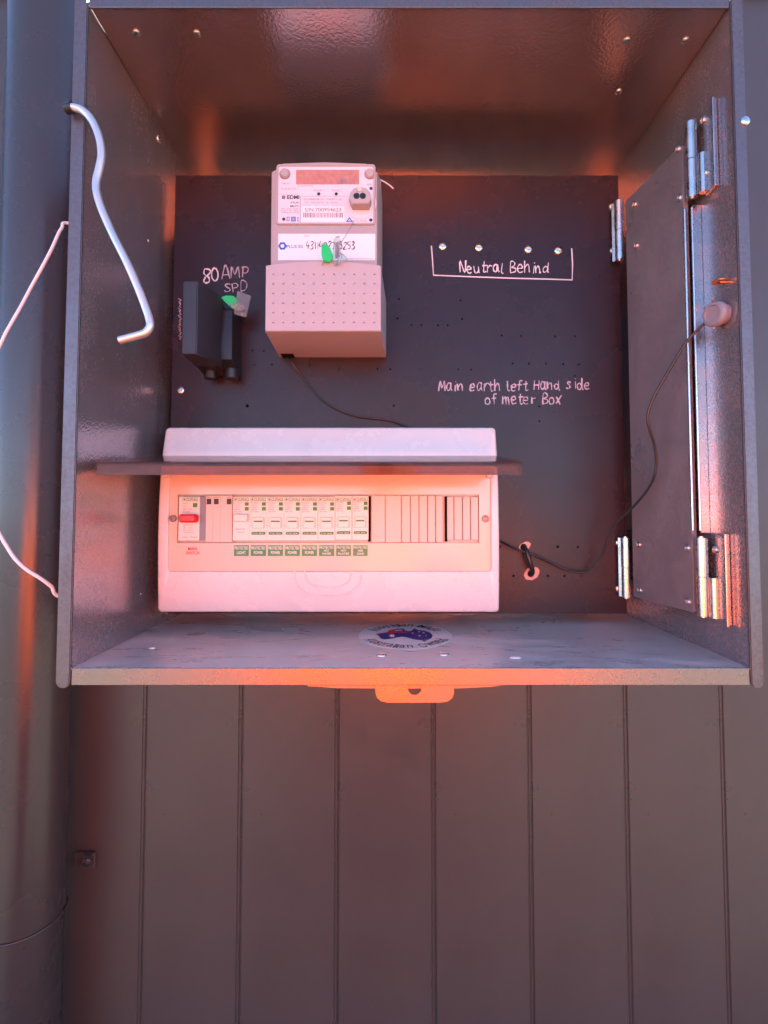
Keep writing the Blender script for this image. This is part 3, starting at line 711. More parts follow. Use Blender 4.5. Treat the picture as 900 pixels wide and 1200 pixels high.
# ------------------------------------------------------------------ green security seals
def flat_poly(bm, pts, y, th, tilt=0.0):
    P_ = [at(x, yv, y) for x, yv in pts]; c_ = sum(P_, Vector()) / len(P_)
    for p in P_: p.y += (p.x - c_.x) * tilt
    prism(bm, P_, (0, th, 0)); return bm
s1 = thing('security_seal', 'green security seal with clear tag hanging over the number label of the meter', 'seal', at(390, 300, YC - .006), 'green security seals')
ys = YC - .005
bm = NB(); flat_poly(bm, [(377, 291), (378, 286.5), (383, 285.5), (386, 289), (387.5, 293), (390, 297), (389, 303), (385, 306.5), (379, 306), (377, 300)], ys, .0035, .3)
bmesh.ops.bevel(bm, geom=list(bm.edges), offset=.0005, segments=2, affect='EDGES'); obj('seal_body', bm, M['seal'], s1, 40)
bm = NB(); flat_poly(bm, [(391, 280), (394, 276.5), (398, 277), (399, 290), (401, 303), (398, 309), (392, 310), (390, 303)], ys + .0008, .0024, -.3); obj('clear_tag', bm, M['clear'], s1)
bm = NB(); flat_poly(bm, [(392.5, 284), (397, 283), (398, 301), (393, 303)], ys + .0014, .0008, -.3); obj('tag_insert', bm, M['ink_grey'], s1)
bm = NB(); flat_poly(bm, [(398, 296), (404, 299), (407, 303), (401, 305)], ys, .002, .5); obj('clear_wing', bm, M['clear'], s1)
bm = NB(); tube(bm, spline([at(415, 258, YM - .003), at(411, 266, YM - .006), at(405, 276, YM - .01), at(399, 287, ys + .001), at(396, 304, ys), at(394, 310.5, YC - .002)], 5), .0003, 6)
tube(bm, [at(381, 305, ys), at(377, 311, YC - .001)], .0003, 6); obj('seal_wire', bm, M['ink_grey'], s1)
s2 = thing('security_seal', 'green security seal with clear tag on top of the black fuse holder', 'seal', at(272, 352, .515), 'green security seals')
bm = NB(); y2 = .512
flat_poly(bm, [(259.5, 350), (263, 348.5), (266, 347), (271, 345.3), (275, 347), (277, 351), (276.5, 357), (273, 361), (268, 358.5), (264, 353.5)], y2, .006, .5)
bmesh.ops.bevel(bm, geom=list(bm.edges), offset=.0008, segments=2, affect='EDGES'); obj('seal_body', bm, M['seal'], s2, 40)
bm = NB(); flat_poly(bm, [(279, 341.5), (285, 342.5), (292.5, 344.5), (287.5, 370.5), (276, 369.5), (275, 363), (277, 352)], y2 + .005, .0012, .5); obj('clear_tag', bm, M['clear'], s2)
bm = NB(); flat_poly(bm, [(270, 359.5), (276, 354), (284, 357), (286, 361), (279, 364.5), (273, 363)], y2 + .0005, .004, .6)
bmesh.ops.bevel(bm, geom=list(bm.edges), offset=.0005, segments=2, affect='EDGES'); obj('clear_clip', bm, M['clear'], s2)

# ------------------------------------------------------------------ black service fuse holder
fz = thing('fuse_holder', 'black fuse holder with sloped corner beside the 80 AMP writing', 'fuse holder', at(262, 445, YP))
yf = .470
A = [at(213.5, 329.5, yf), at(231.5, 329.8, yf)]; zt_, zb_ = A[0].z, at(222, 414.5, yf).z
xA, xB = A[0].x, A[1].x; xC = at(253, 380, .494).x; xD = at(257, 380, YP).x
def sect(z, dx=0): return [Vector(p) for p in [(xA, yf + .012, z), (xA + .001, yf, z), (xB, yf, z), (xC, .494, z), (xC + .001, .512, z), (xA - .003, .512, z)]]
zs = zb_ - .001
bm = NB(); loft(bm, [sect(zt_), sect(zb_)], True, True)
bmesh.ops.bevel(bm, geom=list(bm.edges), offset=.0008, segments=2, affect='EDGES'); obj('fuse_carrier', bm, M['black_face'], fz, 35)
q1, q2 = at(284, 379, YP), at(284, 446, YP)
bm = NB()
prism(bm, [(xA - .002, .5125, zb_), (xA - .002, .5125, zt_ - .001), (xA - .002, YP - .0003, zt_ - .001), (xA - .002, YP - .0003, q2.z + .003)], (q1.x - xA + .002 - .014, 0, 0))
x0_, x1_ = q1.x - .0145, q1.x
prism(bm, [(x0_, .508, zb_ + .006), (x0_, .508, zt_ - .012), (x0_, .520, zt_ - .006), (x0_, YP - .0003, at(270, 366, YP).z), (x0_, YP - .0003, q2.z)], (.0145, 0, 0))
bmesh.ops.bevel(bm, geom=[e for e in bm.edges], offset=.0007, segments=1, affect='EDGES'); obj('fuse_base', bm, M['black'], fz, 35)
for (px, r_) in [(247, .0065), (271, .0075)]:
    c = at(px, 440, .528); bm = NB(); cyl(bm, c + Vector((0, 0, .012)), c + Vector((0, 0, -.0035)), r_, n=18); obj('cable_boss', bm, M['black'], fz, 40)
bm = NB(); random.seed(3)
for k in range(9): tube(bm, spline([at(209 + random.uniform(-1, 1.5), 350 + k * 5.4, YP - .0001), at(212.3 + random.uniform(-.5, .5), 351 + k * 5.4 + random.uniform(0, 2), YP - .0001), at(209.5 + random.uniform(-1, 1), 353.5 + k * 5.4, YP - .0001), at(212, 355 + k * 5.4, YP - .0001)], 4), .00035, 5, flat=.35)
obj('handwriting', bm, M['paint_dim'], mp, 60)

# ------------------------------------------------------------------ switchboard enclosure
YS = .500
ex0, ex1 = at(183.5, 640, YS).x, at(586, 640, YS).x
ez0, ez1 = at(384, 718, YS + .004).z, at(384, 500, YS + .012).z
sb = thing('switchboard', 'white switchboard enclosure with raised smoked lid and a row of breakers', 'switchboard', (0, YP, ez0))
zmid = ez0 + (ez1 - ez0) * .42
def bar(x, z):
    t = (z - zmid) / (ez1 - zmid) if z > zmid else (z - zmid) / (zmid - ez0)
    return YS + (.014 * t ** 2.4 if t > 0 else .004 * t * t)
wx0, wx1 = at(196.5, 620, YS).x, at(576, 620, YS).x
wz0, wz1 = at(384, 670, YS).z, at(384, 553, YS).z
NS = 14
def back_in(d): return lambda x, z: bar(x, z) + d
bm = NB()
loft(bm, [rrect(ex0 + .003, ex1 - .003, ez0 + .003, ez1 - .003, YP - .0003, .0035, NS), rrect(ex0 + .001, ex1 - .001, ez0 + .001, ez1 - .001, back_in(.012), .0035, NS), rrect(ex0, ex1, ez0, ez1, back_in(.004), .0035, NS),
          rrect(ex0 + .0008, ex1 - .0008, ez0 + .0008, ez1 - .0008, back_in(.0012), .0035, NS), rrect(ex0 + .0025, ex1 - .0025, ez0 + .0025, ez1 - .0025, bar, .003, NS),
          rrect(wx0 - .0006, wx1 + .0006, wz0 - .0006, wz1 + .0006, bar, .003, NS), rrect(wx0, wx1, wz0, wz1, back_in(.0006), .003, NS), rrect(wx0 + .0003, wx1 - .0003, wz0 + .0003, wz1 - .0003, YS + .0050, .003, NS)])
obj('enclosure', bm, M['white'], sb, 40)
YWN = YS + .0036                                   # window plate
ox0, ox1 = at(208, 610, YWN).x, at(561.5, 610, YWN).x
oz0, oz1 = at(384, 636.5, YWN).z, at(384, 579.5, YWN).z
bm = plate_with_holes([(wx0 + .0002, wz0 + .0002), (wx1 - .0002, wz0 + .0002), (wx1 - .0002, wz1 - .0002), (wx0 + .0002, wz1 - .0002)], [[(ox0, oz0), (ox1, oz0), (ox1, oz1), (ox0, oz1)]], YWN, .0016)
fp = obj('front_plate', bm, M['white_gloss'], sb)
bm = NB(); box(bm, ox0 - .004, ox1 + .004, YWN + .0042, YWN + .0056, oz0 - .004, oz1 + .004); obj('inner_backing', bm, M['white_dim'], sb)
for x_ in (433.2, 521.6):
    a_ = at(x_, 582, YWN + .010); b_ = at(x_, 634, YWN + .010); bm = NB(); box(bm, a_.x - .0012, a_.x + .0012, YWN + .0015, YWN + .0041, b_.z, a_.z); obj('dark_gap', bm, M['dark'], sb)
for p in [(203, 607.5), (569, 608)]: screw(p[0], p[1], YWN, .0036, sb, 'cover_screw', mat='grey_plastic' if p[0] < 400 else 'bare')
# thumb grip moulded below the window
yg = YS - .0002
pts_o = [(345, 669), (347, 682), (353, 691), (364, 697), (384, 698.5), (404, 697), (415, 691), (422, 682), (424, 669)]
pts_i = [(357, 669), (359, 678), (364, 684), (372, 687.5), (384, 688.5), (397, 687.5), (405, 684), (410, 678), (412, 669)]
for pl in (pts_o, pts_i):
    bm = NB(); tube(bm, spline([at(x, y, bar(0, at(x, y, YS).z) + .0001) for x, y in pl], 4), .0009, 8); obj('thumb_grip', bm, M['white'], sb, 60)
# ---- breakers
YBR = YWN - .0050
def px_box(bm, x0, y0, x1, y1, yfront, yback, bev=.0004):
    a_, b_ = at(x0, y0, yfront), at(x1, y1, yfront)
    return box(bm, a_.x, b_.x, yfront, yback, b_.z, a_.z, bev, 1)
yb_top, yb_bot = 582, 633.5
# main switch
bm = NB(); px_box(bm, 209.5, yb_top, 233.2, yb_bot, YBR, YWN + .0095); ms = obj('main_switch', bm, M['breaker'], sb)
bm = NB(); px_box(bm, 209, 602.5, 229, 612.5, YBR - .010, YBR - .0001, .0016); obj('toggle', bm, M['red'], ms, 40)
bm = NB(); px_box(bm, 233.6, yb_top, 240.5, yb_bot, YBR + .0012, YWN + .0095); obj('side_pole', bm, M['grey_plastic'], ms)
def clipsal(bm, x0, x1, y=YBR - .00012):
    ring(bm, [(at(a_, b_, y).x, at(a_, b_, y).z) for a_, b_ in [(x0, 583.2), (x1, 583.2), (x1, 587.3), (x0, 587.3)]], [(at(a_, b_, y).x, at(a_, b_, y).z) for a_, b_ in [(x0 + .5, 583.7), (x1 - .5, 583.7), (x1 - .5, 586.8), (x0 + .5, 586.8)]], y)
    tfront(bm, 'CLIPSAL', (x0 + 4, 584.1), (x1 - .8, 586.5), y, .02)
    lathe(bm, at(x0 + 2.2, 585.25, y), (0, -1, 0), [(.0009, 0), (.0009, .00005)], 10)
bm = NB(); clipsal(bm, 214, 232); px_box(bm, 226, 589.5, 231.2, 594.5, YBR - .0002, YBR, 0); obj('green_print', bm, M['green_ink'], ms)
bm = NB(); yt_ = YBR - .00012
for i, (s_, x0, x1) in enumerate([('MAX9', 214, 220), ('AC22A', 214, 219), ('400V  63A', 214, 225), ('ON OFF', 214, 222)]): tfront(bm, s_, (x0, 589.2 + i * 3.3), (x1, 590.9 + i * 3.3), yt_)
for a_, b_ in [((215.5, 615.2), (226, 615.6)), ((215.5, 615.2), (215.9, 624)), ((216, 624), (227, 624.4))]: rect_front(bm, a_, b_, yt_, .00005)
tfront(bm, '1 ON', (220, 617.5), (225.5, 619.5), yt_); tfront(bm, '0 OFF', (218, 621), (226, 622.8), yt_); tfront(bm, 'S263', (213.5, 628.5), (220, 630.5), yt_); tfront(bm, 'MAX4', (223, 628.5), (230.5, 630.5), yt_)
obj('small_print', bm, M['ink_grey'], ms)
# filler poles beside it
for (x0, x1) in [(241.2, 249.2), (249.8, 257.8), (258.4, 272)]:
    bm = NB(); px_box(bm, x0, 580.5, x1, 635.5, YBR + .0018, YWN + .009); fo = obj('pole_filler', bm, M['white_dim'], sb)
    xs = x0 + 1 if x1 - x0 < 10 else x1 - 6.2
    bm = NB(); px_box(bm, xs, 584.5, xs + 5.2, 591, YBR + .0014, YBR + .0018, 0); obj('window_slot', bm, M['ink'], fo)
    bm = NB(); tfront(bm, 'MAX9', (xs + .3, 582), (xs + 5, 583.6), YBR + .0016); obj('small_print', bm, M['ink_grey'], fo)
edges = [273, 292.6, 312.7, 332.7, 352.5, 372.6, 392.7, 412.5, 432]
texts = [('PROTECTED', 'LIGHT'), ('PROTECTED', 'POWER'), ('PROTECTED', 'POWER'), ('PROTECTED', 'POWER'), ('PROTECTED', 'POWER'), ('PROTECTED', 'HOT', 'WATER'), ('PROTECTED', 'HOT', 'PLATES'), ('PROTECTED', 'AIR', 'COND')]
for i in range(8):
    x0, x1 = edges[i] + .25, edges[i + 1] - .25
    up = -.8 if i > 5 else 0
    bm = NB(); px_box(bm, x0, yb_top + up, x1, yb_bot + up, YBR, YWN + .0095, .0003); cb = obj('circuit_breaker', bm, M['breaker'], sb)
    bm = NB(); clipsal(bm, x0 + .9, x1 - 1)
    for k in range(2 if i < 9 else 1): px_box(bm, x1 - 5.6, 588.6 + up + k * 5.6, x1 - 1, 592.6 + up + k * 5.8, YBR - .0002, YBR, 0)
    if i: px_box(bm, x0 + 4.5, 610.1 + up, x1 - 4.8, 611.9 + up, YBR - .0029, YBR - .0024, 0)
    if i:
        a0, a1 = at(x0 + 1.6, 623.3 + up, YBR - .0012), at(x1 - 1.6, 626.7 + up, YBR - .0012)
        h = (a0.z - a1.z); loft(bm, [rrect(a0.x, a1.x, a1.z, a0.z, YBR - .0001, h * .48, 3, 4), rrect(a0.x, a1.x, a1.z, a0.z, YBR - .0010, h * .48, 3, 4)], False, True)
    obj('green_print', bm, M['green_ink'], cb)
    bm = NB()
    for k, s_ in enumerate(['RCBO', 'C20 A', '230V~', '6000', '30 mA']): tfront(bm, s_, (x0 + 1.3, 588.6 + up + k * 2.5), (x0 + (8 if k % 2 else 10), 590.2 + up + k * 2.5), YBR - .00012)
    lathe(bm, at(x0 + .9, 616 + up, YBR), (0, -1, 0), [(.0004, 0), (.0004, .0002)], 8)
    if not i:
        tfront(bm, '30mA AC', (x0 + 3, 619), (x0 + 14, 621), YBR - .00012); tfront(bm, 'TEST', (x0 + 4, 623), (x0 + 13, 624.6), YBR - .00012)
    obj('small_print', bm, M['ink_grey'], cb)
    if i:
        bm = NB(); px_box(bm, x0 + 3.2, 606.5 + up, x1 - 3.5, 619 + up, YBR - .0024, YBR - .0001, .0004); obj('toggle', bm, M['breaker'], cb, 40)
        bm = NB(); tfront(bm, 'C16  6kA', (x0 + 3.5, 624.3 + up), (x1 - 3.5, 625.8 + up), YBR - .00108); obj('pale_print', bm, M['paper'], cb)
    else:
        bm = NB(); px_box(bm, x0 - .5, 602.2, x1 - 2.5, 611.5, YBR - .0045, YBR - .0001, .0010); obj('toggle', bm, M['breaker'], cb, 40)
    # circuit label on the plate
    lx0, lx1 = x0 + 1.0, x1 - .9
    bm = NB(); rect_front(bm, (lx0, 639), (lx1, 651.6), YWN - .0003, .0003); lb = obj('circuit_label', bm, M['green'], sb)
    bm = NB(); rows = texts[i]; n_ = len(rows)
    for k, s_ in enumerate(rows):
        hh = 3.6 if n_ == 2 else 2.5; top = 640.4 + k * (10.8 / n_)
        wd = min((lx1 - lx0) - 1.4, len(s_) * 2.1)
        cxm = (lx0 + lx1) / 2; tfront(bm, s_, (cxm - wd / 2, top), (cxm + wd / 2, top + hh), YWN - .0004, .012)
    obj('label_print', bm, M['paper'], lb); lb['label'] = 'green label reading ' + ' '.join(rows)
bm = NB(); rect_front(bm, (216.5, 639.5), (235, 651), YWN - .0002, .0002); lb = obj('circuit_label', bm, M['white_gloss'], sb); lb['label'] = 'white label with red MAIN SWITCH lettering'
bm = NB(); tfront(bm, 'MAIN', (220.5, 641.2), (231, 645), YWN - .0003, .02); tfront(bm, 'SWITCH', (218, 646.2), (233.5, 650), YWN - .0003, .02); obj('label_print', bm, M['ink_red'], lb)
# blanking strips at right
def strips(edges_, y0, y1):
    for x0, x1 in zip(edges_, edges_[1:]):
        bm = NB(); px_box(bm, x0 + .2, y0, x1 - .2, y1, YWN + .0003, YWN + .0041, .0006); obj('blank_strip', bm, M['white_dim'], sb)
strips([434.8, 451.5, 470.5, 481, 491, 501, 510.5, 519.5], 580.5, 635.8)
strips([523.8, 532, 542, 551.5, 561], 582, 633)
# the lid swung up: smoked clear tray, outer face up, rim down along the front and ends
lb0, lb1 = at(152, 534, .494), at(578, 534, .494); lf0, lf1 = at(113.5, 541.5, .398), at(611.5, 541.5, .398)
lx0, lx1 = lf0.x, lf1.x
zb1, zf1 = lb0.z, lf0.z; dz = lf0.z - at(113.5, 556.5, .398).z
bm = NB(); t_ = .0018
prof = [(.494, zb1), (.404, zf1 + .0012), (.3990, zf1), (.398, zf1 - .0015), (.398, zf1 - dz), (.3998, zf1 - dz), (.3998, zf1 - .003), (.405, zf1 - .0010), (.494, zb1 - t_)]
prism(bm, [(lx0, y, z) for y, z in prof], (lx1 - lx0, 0, 0))
for xx in (lx0, lx1 - t_): prism(bm, [(xx, .3999, zf1 - dz), (xx, .3999, zf1 - .0032), (xx, .405, zf1 - .0012), (xx, .493, zb1 - t_ - .0002), (xx, .493, zb1 - t_ - dz * .9)], (t_, 0, 0))
obj('lid', bm, M['lid'], sb)
for px in (196, 574):
    c = at(px, 557, YS - .003); bm = NB(); cyl(bm, c + Vector((-.003, 0, 0)), c + Vector((.003, 0, 0)), .0025, n=12); obj('lid_pivot', bm, M['white_dim'], sb, 40)

# ------------------------------------------------------------------ cables
bm = NB()
c_px = [(586, 634, .520), (598, 640, .530), (612, 646, .534), (625, 650, .534), (645, 659, .535), (662, 667, .535), (680, 671, .534), (693, 669, .532), (702, 657, .528), (712, 635, .52), (724, 611, .51), (742, 594, .495), (758, 575, .48), (766, 560, .47), (769, 543, .465), (767, 522, .46), (761, 503, .455), (759, 487, .452), (765, 468, .448), (777, 446, .442), (790, 424, .436), (803, 403, .43), (816, 388, .424), (829, 376, .418)]
c_ = [at(*p) for p in c_px]
tube(bm, spline(c_, 6), .0012, 10)
tag(obj('antenna_cable', bm, M['cable'], None, 60, loc=c_[0]), 'thin black cable looping from the switchboard up to the round grey antenna', 'cable')
bm = NB(); m_px = [(337, 419, .531), (341, 424, .535), (350, 436, .539), (362, 452, .5405), (378, 469, .5405), (398, 481, .5408), (420, 488, .5408), (445, 491, .5408), (462, 494, .5405), (480, 501, .538)]
c_ = [at(*p) for p in m_px]; tube(bm, spline(c_, 6), .0011, 10)
tag(obj('meter_cable', bm, M['cable'], None, 60, loc=c_[0]), 'thin black cable curving from the foot of the meter down behind the switchboard', 'cable')
bm = NB(); a3 = Vector((tie_a[0], YP, tie_a[1])); b3 = Vector((tie_b[0], YP, tie_b[1]))
tube(bm, spline([a3 + Vector((0, .006, 0)), a3 + Vector((0, -.002, 0)), a3 + Vector((.001, -.008, -.004)), (a3 + b3) / 2 + Vector((0, -.010, 0)), b3 + Vector((0, -.007, .004)), b3 + Vector((0, -.002, 0)), b3 + Vector((0, .006, 0))], 5), .0024, 12)
tag(obj('cable_tie', bm, M['black'], None, 60, loc=a3), 'short black tie looped through two chipped holes in the panel', 'cable tie')
# antenna: round grey puck on the right side wall
ca = atx(852, 368, XR)
an = thing('puck_antenna', 'round grey antenna puck sealed to the right side wall of the box', 'antenna', ca)
ax = Vector((-.86, -.30, -.05)).normalized(); pb = ca + Vector((-.0070, .0010, 0))
bm = NB(); lathe(bm, pb, ax, [(.0090, 0), (.0100, .0010), (.0100, .0042), (.0090, .0058), (.0070, .0062), (.0064, .0050)], 30); obj('puck', bm, M['grey_plastic'], an, 35)
bm = NB(); cyl(bm, ca + Vector((-.0005, 0, 0)), pb + ax * .0005, .0076, .0085, n=20); obj('stem', bm, M['ink_grey'], an, 40)
bm = NB(); random.seed(9); lathe(bm, ca + Vector((.0002, -.001, 0)), (-1, 0, 0), [(.0118, 0), (.0112, .0010), (.0088, .0016), (.006, .0014)], 30)
for v in bm.verts:
    v.co += Vector((0, random.uniform(-.0008, .0008), random.uniform(-.0008, .0008)))
obj('sealant_bead', bm, M['putty'], an, 60)
for k in range(2):
    b = NB(); cyl(b, pb + ax * .002 + Vector((0, .002, .011 if k == 0 else -.0125)), pb + ax * .005 + Vector((0, 0, .013 if k == 0 else -.0115)), .0012, n=8); obj('clip_lug', b, M['grey_plastic'], an)

# ------------------------------------------------------------------ oval sticker on the tray
zs_ = zf + .0003
def sz(x, y): return atz(400 + x / 5.625, 715 + y / 5.625, zs_)
stk = thing('oval_sticker', 'oval white Australian Made sticker with a blue map on the dusty tray', 'sticker', sz(423, 170))
bm = NB(); cen, ex, ey = sz(423, 172), sz(733, 172), sz(423, 258)
rx_ = (sz(733, 172) - sz(113, 172)).length / 2; yn, yfz = sz(423, 259).y, sz(423, 86).y
cy_ = (yn + yfz) / 2; ry_ = (yfz - yn) / 2; cx_ = cen.x
poly = [(cx_ + rx_ * math.cos(2 * math.pi * k / 48), cy_ + ry_ * math.sin(2 * math.pi * k / 48), zf + .0001) for k in range(48)]
prism(bm, poly, (0, 0, .0002)); film = obj('sticker_film', bm, M['sticker'], stk)
def flatz(bm, pts, dz=.0002): prism(bm, [Vector((sz(x, y).x, sz(x, y).y, zf + .00035 + dz)) for x, y in pts], (0, 0, .00008)); return bm
mapo = [(228, 158), (262, 154), (290, 150), (312, 146), (330, 130), (352, 128), (372, 124), (400, 123), (418, 126), (414, 134), (440, 142), (462, 138), (476, 124), (484, 120), (498, 130), (520, 134), (552, 138), (585, 150), (602, 168), (596, 184), (572, 196), (540, 200), (505, 198), (470, 192), (430, 180), (400, 176), (370, 180), (330, 188), (290, 194), (262, 190), (250, 176)]
bm = NB(); flatz(bm, mapo); flatz(bm, [(532, 202), (562, 201), (556, 208), (540, 208)]); obj('map_print', bm, M['flag_blue'], film)
bm = NB(); flatz(bm, [(306, 140), (320, 132), (340, 134), (352, 146), (346, 158), (322, 162), (308, 154)], .0003); flatz(bm, [(345, 140), (430, 146), (436, 152), (352, 152)], .0003); obj('flag_print', bm, M['flag_red'], film)
bm = NB()
def star(cx, cy, r, n=7):
    q_ = []
    for k in range(2 * n):
        rr = r if k % 2 == 0 else r * .45; q_.append((cx + rr * math.cos(math.pi * k / n), cy + rr * .5 * math.sin(math.pi * k / n)))
    flatz(bm, q_, .00035)
star(334, 172, 24); star(470, 154, 9); star(512, 145, 9); star(542, 152, 9); star(516, 172, 9); star(560, 170, 6)
flatz(bm, [(352, 134), (400, 131), (402, 135), (356, 139)], .00035); obj('star_print', bm, M['paper'], film)
bm = NB()
def arc_text(s, a0, a1, rad, up):
    ws = {'i': .35, 'l': .35, 't': .6, 'r': .62, 'M': 1.35, 'w': 1.3, 'O': 1.25, 'A': 1.15, ' ': .7}
    tot = sum(ws.get(ch, 1) for ch in s)
    E_ = [Vector((cx_ + rx_ * rad * math.cos(R(a0 + (a1 - a0) * k / 200)), cy_ + ry_ * rad * math.sin(R(a0 + (a1 - a0) * k / 200)), zf + .0006)) for k in range(201)]
    cum = [0.0]
    for a_, b_ in zip(E_, E_[1:]): cum.append(cum[-1] + (b_ - a_).length)
    unit = cum[-1] / tot; pos = 0
    for ch in s:
        wd = ws.get(ch, 1) * unit; m_ = pos + wd / 2; pos += wd
        if ch == ' ': continue
        k = min(range(201), key=lambda q_: abs(cum[q_] - m_)); t_ = E_[min(k + 1, 200)] - E_[max(k - 1, 0)]
        text_bm(bm, ch, wd * .80, .0125 if ch.isupper() or ch in 'tldi' else .0095, Matrix.Translation(E_[k]) @ Matrix.Rotation(math.atan2(t_.y, t_.x), 4, 'Z'), .004)
arc_text('Australian Made', 158, 22, .80, True); arc_text('Australian Owned', 202, 338, .82, False)
obj('sticker_print', bm, M['ink'], film)

# crumbs on the tray
c = atz(784, 737, zf); bm = NB()
prism(bm, [c + Vector(p) for p in [(-.007, 0, .001), (-.003, .004, .003), (.002, .003, .002), (.007, .001, .003), (.004, -.003, .001), (-.002, -.002, .002)]], (0, 0, .0008))
tag(obj('dead_leaf', bm, M['leaf'], None, loc=c), 'curled brown leaf scrap in the right back corner of the tray', 'leaf')
for (px, py, r_, lab) in [(604, 771, .0034, 'pale oval chip lying on the tray right of the sticker'), (178, 760, .0020, 'small pale fleck lying on the left of the tray')]:
    c = atz(px, py, zf); bm = NB(); lathe(bm, c, (0, 0, 1), [(r_, .0001), (r_ * 1.0, .0006), (r_ * .6, .0010)], 14)
    for v in bm.verts: v.co.y = c.y + (v.co.y - c.y) * .8; v.co.x = c.x + (v.co.x - c.x) * 1.3
    tag(obj('pale_chip', bm, M['chip'], None, loc=c), lab, 'chip')

# ------------------------------------------------------------------ the person taking the picture, in orange workwear, sunlit: gives the orange light and reflections
per = thing('person', 'person in orange work shirt and navy trousers facing the box, holding up both hands', 'person', (-.02, -.29, 0))
def skin_obj(name, verts, edges, radii, root, mat, sub=2):
    me = bpy.data.meshes.new(name); me.from_pydata([Vector(v) - ORG[per.name] for v in verts], edges, [])
    o = bpy.data.objects.new(name, me); COL.objects.link(o); o.parent = per
    sk = o.modifiers.new('skin', 'SKIN'); sk.use_smooth_shade = True
    for i, r_ in enumerate(radii):
        d = me.skin_vertices[0].data[i]; d.radius = r_ if isinstance(r_, tuple) else (r_, r_); d.use_root = (i == root)
    su = o.modifiers.new('sub', 'SUBSURF'); su.levels = sub; su.render_levels = sub
    me.materials.append(mat)
    dg = bpy.context.evaluated_depsgraph_get(); nm = bpy.data.meshes.new_from_object(o.evaluated_get(dg)); o.modifiers.clear(); o.data = nm
    for p in nm.polygons: p.use_smooth = True
    return o
PYc = -.29
V, E, RD = [], [], []
def add(p, r_, to=None):
    V.append(p); RD.append(r_)
    if to is not None: E.append((to, len(V) - 1))
    return len(V) - 1
pel = add((0, PYc, .92), (.15, .11)); abd = add((0, PYc, 1.08), (.145, .11), pel); che = add((0, PYc, 1.25), (.155, .11), abd); nb = add((0, PYc, 1.40), (.09, .06), che); nk = add((0, PYc + .01, 1.49), .052, nb)
hd0 = add((0, PYc + .03, 1.58), (.068, .082), nk); hd1 = add((0, PYc + .03, 1.67), (.073, .090), hd0); hd2 = add((0, PYc + .02, 1.74), (.045, .055), hd1)
for s_ in (-1, 1):
    sh = add((s_ * .175, PYc, 1.37), .058, nb); el = add((s_ * .30, PYc - .02, 1.12), .045, sh); wr = add((s_ * .165, PYc + .15, 1.31), .028, el); pm = add((s_ * .125, PYc + .195, 1.375), (.020, .034), wr)
    for k in range(4):
        b1 = add((s_ * (.095 - .004 * k), PYc + .230, 1.420 - .021 * k), .0088, pm); b2 = add((s_ * (.070 - .002 * k), PYc + .242, 1.424 - .022 * k), .0080, b1); add((s_ * (.053 + .003 * k), PYc + .234, 1.424 - .022 * k), .0072, b2)
    t1 = add((s_ * .105, PYc + .190, 1.42), .0105, pm); add((s_ * .080, PYc + .198, 1.448), .009, t1)
    hp = add((s_ * .095, PYc, .84), .088, pel); kn = add((s_ * .11, PYc + .01, .48), .060, hp); an_ = add((s_ * .115, PYc - .01, .09), .042, kn); add((s_ * .13, PYc + .12, .04), .036, an_)
skin_obj('body', V, E, RD, pel, M['skin'])
bm = NB()
def ell(z, rx, ry, dy=0): return [Vector((rx * math.cos(2 * math.pi * k / 32), PYc + dy + ry * math.sin(2 * math.pi * k / 32) * (1 + .05 * math.sin(7 * z + k)), z)) for k in range(32)]
loft(bm, [ell(.80, .225, .160), ell(.88, .222, .165), ell(1.0, .220, .168, .01), ell(1.1, .222, .165, .01), ell(1.2, .232, .165, .01), ell(1.3, .238, .150), ell(1.37, .22, .125), ell(1.42, .165, .095), ell(1.455, .085, .072, .005), ell(1.475, .070, .066, .008)], True, True)
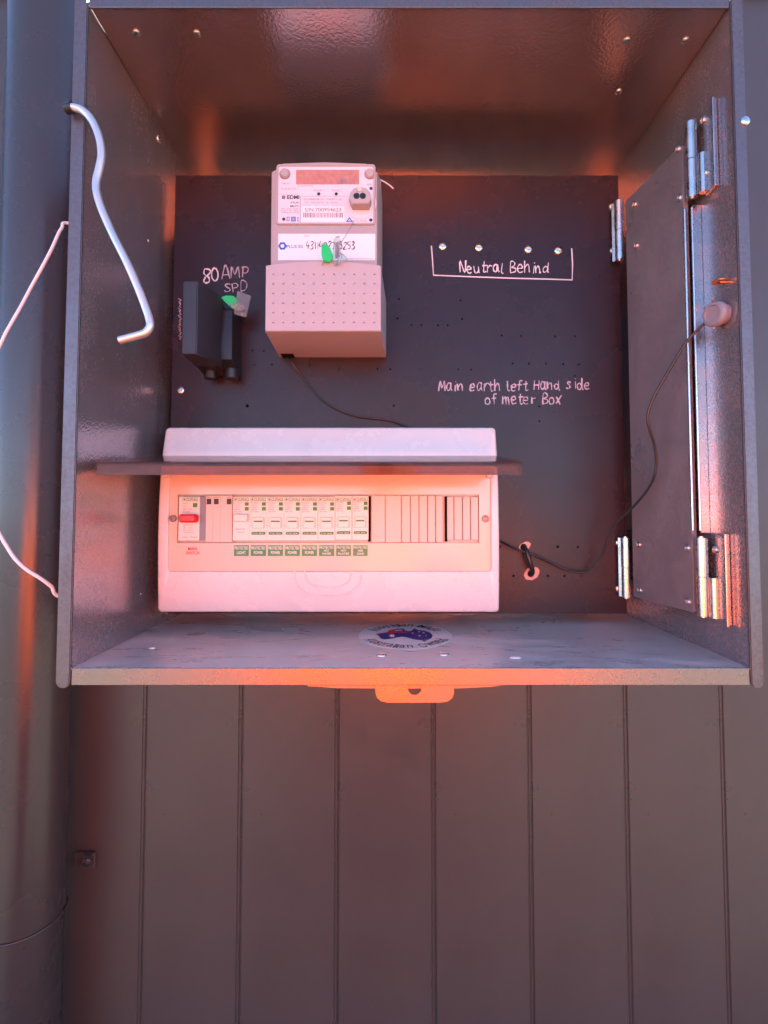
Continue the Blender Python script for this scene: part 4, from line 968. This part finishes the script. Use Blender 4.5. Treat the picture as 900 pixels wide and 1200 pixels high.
for s_ in (-1, 1):
    tube(bm, spline([(s_ * .15, PYc, 1.375), (s_ * .215, PYc - .005, 1.33), (s_ * .275, PYc - .018, 1.20), (s_ * .300, PYc, 1.125), (s_ * .27, PYc + .04, 1.165), (s_ * .215, PYc + .10, 1.245), (s_ * .175, PYc + .14, 1.298)], 5), [.075] * 10 + [.066] * 10 + [.056] * 6 + [.046] * 5, 18)
obj('work_shirt', bm, M['hivis'], per, 70)
V, E, RD = [], [], []
a0 = add((0, PYc, .93), (.165, .122)); a1 = add((0, PYc, .86), (.165, .125), a0)
for s_ in (-1, 1):
    hp = add((s_ * .098, PYc, .78), .100, a1); kn = add((s_ * .112, PYc + .01, .48), .075, hp); add((s_ * .116, PYc - .01, .10), .062, kn)
skin_obj('trousers', V, E, RD, a1, M['navy'])
for s_ in (-1, 1):
    bm = NB(); box(bm, s_ * .125 - .05, s_ * .125 + .05, PYc - .10, PYc + .18, 0.002, .10, .03, 3); obj('boot', bm, M['black'], per, 40)
bm = NB(); lathe(bm, (0, PYc + .025, 1.665), (0, 0, 1), [(.090, .0), (.092, .03), (.082, .07), (.05, .095), (.01, .10)], 24); obj('hair', bm, M['ink'], per, 60)
for s_ in (-1, 1):
    bm = NB(); bmesh.ops.create_uvsphere(bm, u_segments=10, v_segments=8, radius=.012, matrix=Matrix.Translation((s_ * .032, PYc + .110, 1.635))); obj('eye', bm, M['white_dim'], per, 60)
bm = NB(); lathe(bm, (0, PYc + .105, 1.585), (0, .35, 1), [(.016, 0), (.014, .015), (.006, .045)], 10); obj('nose', bm, M['skin'], per, 60)
bm = NB(); box(bm, -.025, .025, PYc + .100, PYc + .115, 1.555, 1.563, .003); obj('mouth', bm, M['ink_red'], per, 60)

for o in bpy.data.objects:
    if o.type == 'MESH' and o.name.split('.')[0] in ('small_print', 'maker_print', 'symbol_print', 'sticker_print', 'star_print', 'flag_print', 'map_print', 'green_print', 'label_print', 'serial_print', 'logo_print', 'display_digits', 'pale_print', 'handwriting', 'side_mark'):
        o['kind'] = 'stuff'
